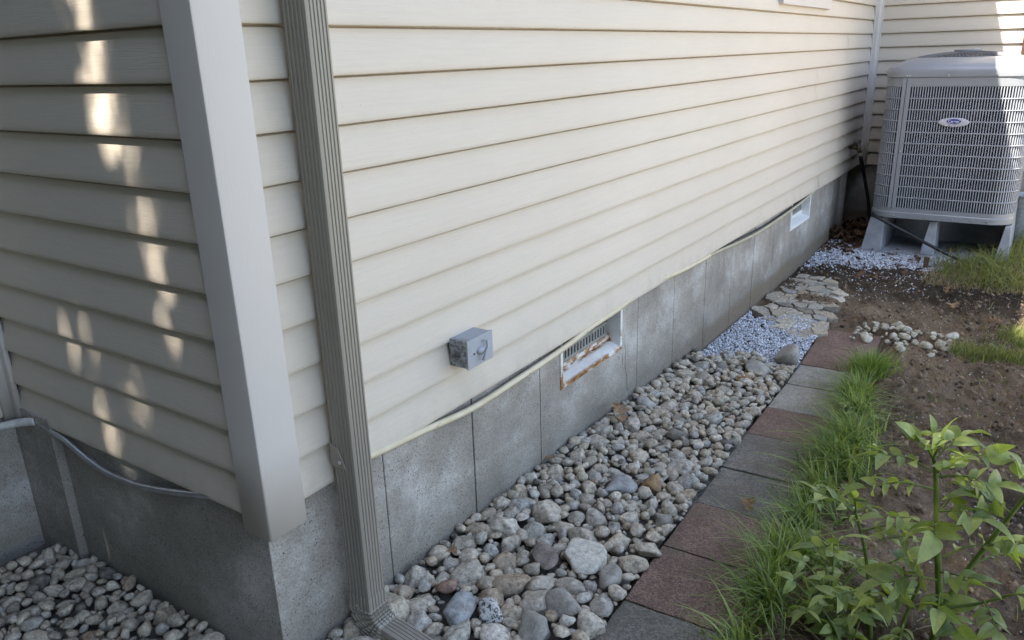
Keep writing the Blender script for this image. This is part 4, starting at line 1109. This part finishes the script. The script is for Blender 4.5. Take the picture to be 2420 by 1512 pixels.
# ------------------------------------------------------------------ grass
def grass(name, label, n, sample, h0, h1, w0, w1, mat, bend=0.9, seg=5):
    P = []; 
    X = np.array([sample() for _ in range(n)])
    z = soil_h(X[:, 0], X[:, 1]); z = np.maximum(z, zg(X[:, 0]) - 0.12)
    h = nr.uniform(h0, h1, n) * (X[:, 2] if X.shape[1] > 2 else 1.0); w = nr.uniform(w0, w1, n); az = nr.uniform(0, 2 * np.pi, n)
    if X.shape[1] > 3: az = X[:, 3]
    le = nr.uniform(0.15, bend, n); fa = nr.uniform(0, 2 * np.pi, n)
    Vv = np.zeros((n, 2 * seg + 1, 3)); kk = nr.uniform(1.4, 2.6, n)
    for s_ in range(seg + 1):
        t = s_ / seg
        hor = h * le * t ** kk; ver = h * (t - 0.35 * le * t ** 2.2)
        c = np.stack([X[:, 0] + hor * np.cos(az), X[:, 1] + hor * np.sin(az), z + ver], 1)
        wd = w * (1 - t ** 1.6) * 0.5
        sd = np.stack([np.cos(fa), np.sin(fa), np.zeros(n)], 1) * wd[:, None]
        if s_ < seg: Vv[:, 2 * s_] = c - sd; Vv[:, 2 * s_ + 1] = c + sd
        else: Vv[:, 2 * seg] = c
    tri = []
    for s_ in range(seg - 1):
        a = 2 * s_; tri += [(a, a + 1, a + 3), (a, a + 3, a + 2)]
    tri.append((2 * seg - 2, 2 * seg - 1, 2 * seg))
    T = np.array(tri); Fc = (np.arange(n)[:, None, None] * (2 * seg + 1) + T[None]).reshape(-1, 3)
    o = add(name, mesh_np(name, Vv.reshape(-1, 3), Fc), mat)
    return tag(o, label, 'grass', kind='stuff')
def strip():
    while True:
        x = rnd.uniform(3.5, 25.5)
        c = np.interp(x, [3.5, 6.3, 8, 10, 13, 16, 18, 21, 23.5, 25.5], [-8.9, -8.9, -8.9, -8.7, -8.35, -8.35, -8.5, -8.1, -7.7, -7.5])
        wd = np.interp(x, [3.5, 8, 12, 17, 20, 22, 25.5], [0.55, 0.6, 0.65, 0.75, 0.6, 0.35, 0.2])
        y = rnd.gauss(c, wd * 0.62)
        cl = vnoise(np.array(x * 1.1), np.array(y * 1.1 + 30))
        if rnd.random() < max(0.03, cl * 2.6 - 0.95): return (x, y, 0.55 + 0.7 * float(cl), rnd.gauss(2.3, 1.3))
grass('grass_strip', 'strip of long green grass growing along the slabs', 3900, strip, 0.4, 1.75, 0.03, 0.085, GRASS, 1.7)
grass('broad_grass', 'few broad pale green blades standing out of the strip', 420, strip, 0.6, 1.8, 0.06, 0.11, GRASSY, 1.6)
grass('dry_grass_strip', 'straw coloured blades mixed into the green strip', 900, strip, 0.3, 1.3, 0.02, 0.05, STRAW, 2.4)
def tuft1():
    a = rnd.uniform(0, 6.28); r = abs(rnd.gauss(0, 0.42)); return (27.6 + 1.5 * r * math.cos(a), -7.35 + r * math.sin(a), 1.0, a)
grass('grass_tuft', 'bright green grass tuft beside the light slab and the pale rocks', 900, tuft1, 0.6, 1.5, 0.03, 0.055, GRASS)
def tuft2():
    x = rnd.gauss(32.2, 0.45); return (x, rnd.uniform(-13.8, -10.2), 0.8)
grass('grass_row', 'row of thin green grass across the soil right of the pale rocks', 700, tuft2, 0.35, 1.05, 0.03, 0.05, GRASSY)
def tuft3():
    return (rnd.gauss(35.5, 0.6), rnd.gauss(-12.9, 0.45), 0.9)
grass('grass_clump', 'yellow green grass clump at the right edge above the row', 450, tuft3, 0.4, 1.0, 0.03, 0.05, GRASSY)
def lawn():
    while True:
        x = rnd.uniform(44.5, 60); y = rnd.uniform(-18, -6.8)
        edge = np.interp(x, [44.5, 46, 48, 50, 50.8, 52, 60], [-10.2, -8.6, -7.4, -8.2, -9.5, -11.6, -11.6])
        if y < edge + rnd.gauss(0, 0.3) and rnd.random() < 0.3 + 0.7 * vnoise(np.array(x * .9), np.array(y * .9)): return (x, y, 0.8 + 0.4 * rnd.random())
grass('lawn_grass', 'yellow green lawn grass beside the air conditioner stand', 3600, lawn, 0.4, 1.8, 0.03, 0.07, GRASSY, 1.7)
def lawn_s():
    x = rnd.uniform(44.0, 49); y = rnd.uniform(-13, -7.2); return (x, y, 0.6)
grass('dry_thatch', 'dry straw coloured thatch at the lawn edge', 1500, lawn_s, 0.4, 1.2, 0.02, 0.05, STRAW, 2.2)
def sparse():
    return (rnd.uniform(7, 42), rnd.uniform(-15.5, -9), 0.7)
grass('sparse_weeds', 'few thin stray blades on the open soil', 420, sparse, 0.25, 0.8, 0.02, 0.04, GRASSY, 1.3)
grass('soil_straw', 'dry roots and straw bits lying on the soil', 260, sparse, 0.4, 1.1, 0.015, 0.03, STRAW, 2.5)

# ------------------------------------------------------------------ potato plants
def leaflet_mesh(seed, wid=0.42):
    r = random.Random(seed); V = []; Fc = []; n = 8; fold = r.uniform(0.12, 0.5); droop = r.uniform(0.05, 0.4)
    for i in range(n + 1):
        t = i / n
        w = wid * (math.sin(math.pi * t ** 0.72) ** 0.85) * 0.5 + 0.004
        if i == n: w = 0.002
        z = 0.06 * math.sin(math.pi * t) - droop * t * t
        for s_ in (-1, -0.5, 0, 0.5, 1):
            V.append((t, s_ * w, z + abs(s_) * w * fold + 0.012 * math.sin(9 * t + 4 * s_ + seed)))
    for i in range(n):
        for j in range(4): a = i * 5 + j; Fc.append((a, a + 1, a + 6, a + 5))
    return mesh_np('leaflet', V, Fc, 1.0, smooth=True)
LM = [leaflet_mesh(i, 0.40 + 0.06 * (i % 4)) for i in range(10)]
for m in LM: m.materials.append(PLANT)
def orient(d, up=Vector((0, 0, 1)), roll=0.0):
    d = d.normalized(); y = up.cross(d)
    if y.length < 1e-3: y = Vector((0, 1, 0))
    y.normalize(); z = d.cross(y); m = Matrix((d, y, z)).transposed()
    return (m @ Matrix.Rotation(roll, 3, 'X')).to_euler()
def leaf_compound(parent, A, B, O, size, pairs=3):
    """one compound leaf: stalk from A to B with leaflet pairs and a terminal leaflet"""
    A, B = Vector(A), Vector(B); d = B - A; Lh = d.length
    mid = A + d * 0.55 + Vector((0, 0, 0.12 * Lh)); pts = spline([A, mid, B], 6)
    e = MB(); e.tube([tuple(p - A) for p in pts], [0.026 * (1 - 0.5 * i / (len(pts) - 1)) for i in range(len(pts))], 6)
    st_ = e.build('leaf_stalk', STEM, parent, smooth=True); st_.location = (A - O) * U
    def put(p, dr, s):
        o = add('leaflet', rnd.choice(LM), None, st_); o.location = (p - A) * U
        o.rotation_euler = orient(dr, roll=rnd.gauss(0, 0.8)); o.scale = [s * U] * 3
    size *= rnd.uniform(0.62, 1.0); pairs += 1
    put(pts[-1], d.normalized() + Vector((0, 0, rnd.uniform(-0.3, 0.25))), size * 1.15)
    side = Vector((0, 0, 1)).cross(d).normalized()
    for k in range(pairs):
        t = 1 - 0.72 * (k + 0.6) / pairs; p = pts[int(t * (len(pts) - 1))]
        for s_ in (-1, 1):
            if rnd.random() < 0.08: continue
            put(p, d.normalized() * rnd.uniform(0.35, 0.8) + side * s_ + Vector((0, 0, rnd.uniform(-0.35, 0.35))), size * rnd.uniform(0.7, 1.05) * (1 - 0.12 * k))
def plant(label, base, stems, leaves, r0=0.11):
    O = Vector(base)
    e = empty('potato_plant', base, label, 'plant', 'leafy plants in the near soil')
    for P, ra, rb in stems:
        pts = spline(P, 8); n = len(pts); b = MB()
        b.tube([tuple(p - O) for p in pts], [ra + (rb - ra) * i / (n - 1) for i in range(n)], 9); b.build('stem', STEM, e, smooth=True)
    for A, B, s, k in leaves: leaf_compound(e, A, B, O, s, k)
# main plant, right foreground
B0 = (8.5, -12.15, -4.35)
T = [(8.5, -12.15, -4.35), (8.5, -12.2, -2.9), (8.52, -11.95, -1.2), (8.5, -11.72, 0.4), (8.5, -11.62, 0.85)]
S2 = [(8.5, -12.2, -2.9), (8.9, -12.7, -1.6), (9.2, -13.2, -0.4), (9.3, -13.7, 0.9)]
S3 = [(8.5, -12.22, -2.8), (8.7, -12.8, -2.6), (8.8, -13.4, -2.2)]
lv = [((8.5, -11.62, 0.85), (8.45, -11.75, 1.35), 0.6, 2), ((8.5, -11.62, 0.8), (8.1, -11.25, 1.4), 0.65, 3), ((8.5, -11.62, 0.75), (9.1, -12.05, 1.15), 0.7, 2), ((8.5, -11.62, 0.8), (8.8, -11.5, 1.3), 0.55, 2),
      ((8.5, -11.7, 0.5), (8.0, -10.65, 0.85), 0.72, 2), ((8.5, -11.68, 0.6), (8.8, -12.5, 1.0), 0.75, 2), ((8.5, -11.7, 0.4), (8.6, -12.8, 0.45), 0.72, 3), ((8.5, -11.7, 0.45), (8.3, -12.0, 0.9), 0.6, 2),
      ((8.5, -11.78, 0.1), (7.9, -10.5, 0.05), 0.78, 3), ((8.5, -11.85, -0.5), (9.3, -12.4, 0.1), 0.7, 2), ((8.5, -11.9, -0.9), (7.9, -10.9, -0.55), 0.72, 3), ((8.5, -11.85, -0.4), (8.2, -12.6, -0.2), 0.7, 3),
      ((8.5, -11.95, -1.2), (7.8, -10.8, -1.15), 0.8, 3), ((8.5, -12.0, -1.6), (9.0, -12.9, -1.2), 0.7, 2), ((8.5, -12.1, -2.1), (7.6, -11.2, -1.95), 0.8, 3), ((8.5, -12.05, -1.9), (8.1, -12.7, -1.7), 0.7, 2),
      ((9.0, -12.8, -1.3), (8.6, -13.5, -0.7), 0.7, 2), ((9.2, -13.2, -0.4), (8.9, -12.6, -0.1), 0.7, 2), ((9.3, -13.5, 0.5), (9.0, -13.0, 0.9), 0.7, 2), ((9.3, -13.7, 0.9), (9.1, -14.1, 1.4), 0.7, 2), ((9.25, -13.4, 0.1), (8.8, -13.9, 0.3), 0.7, 3),
      ((8.8, -13.3, -2.25), (8.7, -14.0, -1.9), 0.75, 2), ((8.75, -13.0, -2.45), (8.2, -13.3, -2.7), 0.7, 2), ((8.9, -12.7, -1.7), (9.6, -13.4, -1.6), 0.75, 3), ((8.5, -12.2, -2.9), (7.9, -12.6, -2.8), 0.7, 2), ((8.5, -11.9, -0.7), (7.7, -11.9, -0.5), 0.9, 2), ((8.5, -12.15, -2.4), (7.7, -12.2, -2.3), 0.9, 2)]
plant('tallest leafy green plant with a thick upright stem at right front', B0, [(T, 0.10, 0.04), (S2, 0.075, 0.035), (S3, 0.045, 0.03)], lv)
B1 = (8.6, -10.9, -4.35)
T1 = [(8.6, -10.9, -4.35), (8.5, -10.75, -3.0), (8.45, -10.55, -1.9), (8.4, -10.25, -0.9)]
plant('slim leafy plant just left of the tallest one', B1, [(T1, 0.06, 0.03)],
      [((8.4, -10.25, -0.9), (8.3, -10.2, -0.5), 0.6, 2), ((8.4, -10.3, -1.0), (8.2, -9.5, -0.6), 0.65, 2), ((8.42, -10.4, -1.4), (8.6, -11.2, -1.1), 0.65, 2), ((8.45, -10.55, -1.9), (7.9, -9.6, -1.8), 0.75, 3), ((8.5, -10.7, -2.6), (8.9, -11.4, -2.0), 0.7, 3), ((8.5, -10.75, -3.0), (7.7, -10.1, -2.9), 0.75, 3)])
B2 = (8.3, -11.5, -4.35)
T2 = [(8.3, -11.5, -4.35), (8.35, -11.55, -3.4), (8.5, -11.75, -2.3)]
plant('short leafy plant in front between the two taller plants', B2, [(T2, 0.06, 0.035)],
      [((8.5, -11.75, -2.3), (8.3, -11.5, -1.7), 0.8, 2), ((8.45, -11.7, -2.6), (7.6, -11.0, -2.6), 0.8, 3), ((8.4, -11.6, -3.0), (8.6, -12.3, -2.8), 0.75, 2), ((8.35, -11.55, -3.4), (7.6, -11.6, -3.5), 0.8, 3)])
# low weeds on the ground at the end of the grass strip
def weed(label, x, y, n, s):
    z = float(soil_h(np.array(x), np.array(y)))
    e = empty('low_weed', (x, y, z), label, 'weed', 'low weeds between grass and plants')
    for k in range(n):
        a = rnd.uniform(0, 6.28); h = rnd.uniform(0.2, 1.0); q = Vector((math.cos(a) * h * 0.9, math.sin(a) * h * 0.9, h * 0.9 + 0.1))
        b = MB(); b.tube(spline([(0, 0, 0), tuple(q * 0.5 + Vector((0, 0, 0.12))), tuple(q)], 4), 0.022, 5); st_ = b.build('stem', STEM, e, smooth=True)
        for j in range(3):
            o = add('leaflet', rnd.choice(LM), None, e); o.location = q * U
            o.rotation_euler = orient(Vector((math.cos(a + (j - 1) * 1.6), math.sin(a + (j - 1) * 1.6), rnd.uniform(-0.3, 0.3))), roll=rnd.gauss(0, 0.4)); o.scale = [s * rnd.uniform(0.7, 1.1) * U] * 3
for x, y, n, s, lab in ((8.2, -9.9, 14, 0.5, 'low weed clump closest to the bottom edge'), (9.3, -9.8, 12, 0.5, 'low weed clump between grass strip and slim plant'), (7.6, -10.6, 10, 0.6, 'broad leaved weed under the slim plant'), (10.6, -9.9, 8, 0.4, 'small weed at the right side of the grass strip'), (13.5, -9.1, 10, 0.34, 'small leafy weed on the soil edge of the grass strip'), (16.5, -9.0, 9, 0.32, 'weed beside the middle of the grass strip'), (20.6, -8.4, 9, 0.34, 'weed at the thin far end of the grass strip'), (9.2, -10.7, 9, 0.45, 'weed in the soil behind the slim plant')):
    weed(lab, x, y, n, s)

# ------------------------------------------------------------------ shade tree beside the house (out of frame, shades wall and yard)
tr = empty('shade_tree', (-62, 46, -4.4), 'leafy tree beside the house that dapples the left wall', 'tree')
TO = Vector((-62, 46, -4.4))
b = MB()
tp = spline([(-62, 46, -4.4), (-60, 42, 18), (-52, 34, 40), (-44, 27, 58)], 6)
b.tube([tuple(p - TO) for p in tp], [3.2 - 2.3 * i / (len(tp) - 1) for i in range(len(tp))], 12)
for a_, c_ in (((-57, 38, 30), (-30, 22, 62)), ((-50, 32, 44), (-40, 40, 66)), ((-50, 32, 44), (-36, 8, 64)), ((-44, 27, 58), (-22, 10, 70))):
    b.tube([tuple(Vector(q) - TO) for q in spline([a_, tuple((Vector(a_) + Vector(c_)) / 2 + Vector((0, 0, 3))), c_], 4)], [1.0 - 0.09 * i for i in range(9)], 8)
b.build('trunk', WOOD, tr, smooth=True)
sdir = -np.array(SUN)
n = 30000
th = nr.normal(size=(n, 3)); th /= np.linalg.norm(th, axis=1)[:, None]
C = np.array([-26, 14, 60]) + th * (nr.uniform(0, 1, (n, 1)) ** 0.4) * np.array([27, 18, 10])
t_hit = -C[:, 0] / sdir[0]
hy = C[:, 1] + sdir[1] * t_hit; hz = C[:, 2] + sdir[2] * t_hit
ya = np.interp(hz, [0, 3, 5, 7, 9, 12], [2.1, 2.1, 2.2, 2.6, 3.3, 3.6]); wa = np.interp(hz, [0, 3, 5, 7, 12], [0.35, 0.45, 0.75, 0.9, 1.0])
inA = (np.abs(hy - ya) < wa) & (hz > 0.3) & (hz < 13)
ybb = np.interp(hz, [0, 2, 4], [5.9, 6.3, 6.5]); inB = (np.abs(hy - ybb) < 0.75) & (hz > 0.2) & (hz < 4.2)
inC = (np.abs(hy - 4.2) < 0.5) & (hz > 0.3) & (hz < 3.4)
tg = (C[:, 2] + 1.0) / -sdir[2]; px = C[:, 0] + sdir[0] * tg; py = C[:, 1] + sdir[1] * tg
inP = (((px - 9.5) / 4.5) ** 2 + ((py + 12.6) / 2.6) ** 2 < 1) & (nr.uniform(0, 1, n) < 0.62)
inL = inA | inB | inC; keep = ~(inP | (inL & (nr.uniform(0, 1, n) < 0.22)))
inL = inL[keep]
C = C[keep]; n = len(C)
A = nr.normal(size=(n, 3)); A /= np.linalg.norm(A, axis=1)[:, None]; Bv = np.cross(A, nr.normal(size=(n, 3))); Bv /= np.linalg.norm(Bv, axis=1)[:, None]
sz = nr.uniform(0.5, 1.0, (n, 1)) * np.where(inL, 0.36, 1.0)[:, None]
V = np.stack([C - A * sz, C + Bv * sz * 0.55, C + A * sz, C - Bv * sz * 0.55], 1).reshape(-1, 3) - np.array(TO)
add('crown', mesh_np('crown', V, np.arange(4 * n).reshape(-1, 4)), m_leafy('tree_leaves', (0.03, 0.07, 0.015), (0.08, 0.13, 0.03), 0.2), tr)

# leafy screen added out of frame: closes the sky in front of the left wall
hg = empty('sky_screen', (-50, 20, -4.4), 'tall leafy screen added out of view to block sky from the left wall', 'sky_screen')
b = MB(); b.box(-5, 5, -80, 60, 0, 80); b.build('core', m_plain('sky_screen_core', (0.015, 0.022, 0.01), 0.95, 0.1), hg)
n = 9000
C = np.stack([nr.uniform(4.6, 6.6, n), nr.uniform(-81, 61, n), nr.uniform(0, 82, n)], 1)
A = nr.normal(size=(n, 3)); A /= np.linalg.norm(A, axis=1)[:, None]; Bv = np.cross(A, nr.normal(size=(n, 3))); Bv /= np.linalg.norm(Bv, axis=1)[:, None]
V = np.stack([C - A, C + Bv * 0.5, C + A, C - Bv * 0.5], 1).reshape(-1, 3)
add('foliage', mesh_np('foliage', V, np.arange(4 * n).reshape(-1, 4)), m_leafy('sky_screen_leaves', (0.02, 0.045, 0.012), (0.05, 0.09, 0.025), 0.15), hg)
# pale slab added unseen behind the camera to bounce warm light onto the siding
b = MB(); b.box(-6, 110, -110, -22, -5.0, -4.1)
dw = b.build('bounce_slab', m_plain('pale_bounce_slab', (0.50, 0.44, 0.37), 0.9, 0.2, var=0.12, sc=6), None); tag(dw, 'unseen pale slab added to bounce sunlight onto the long wall', 'bounce_slab', kind='structure')
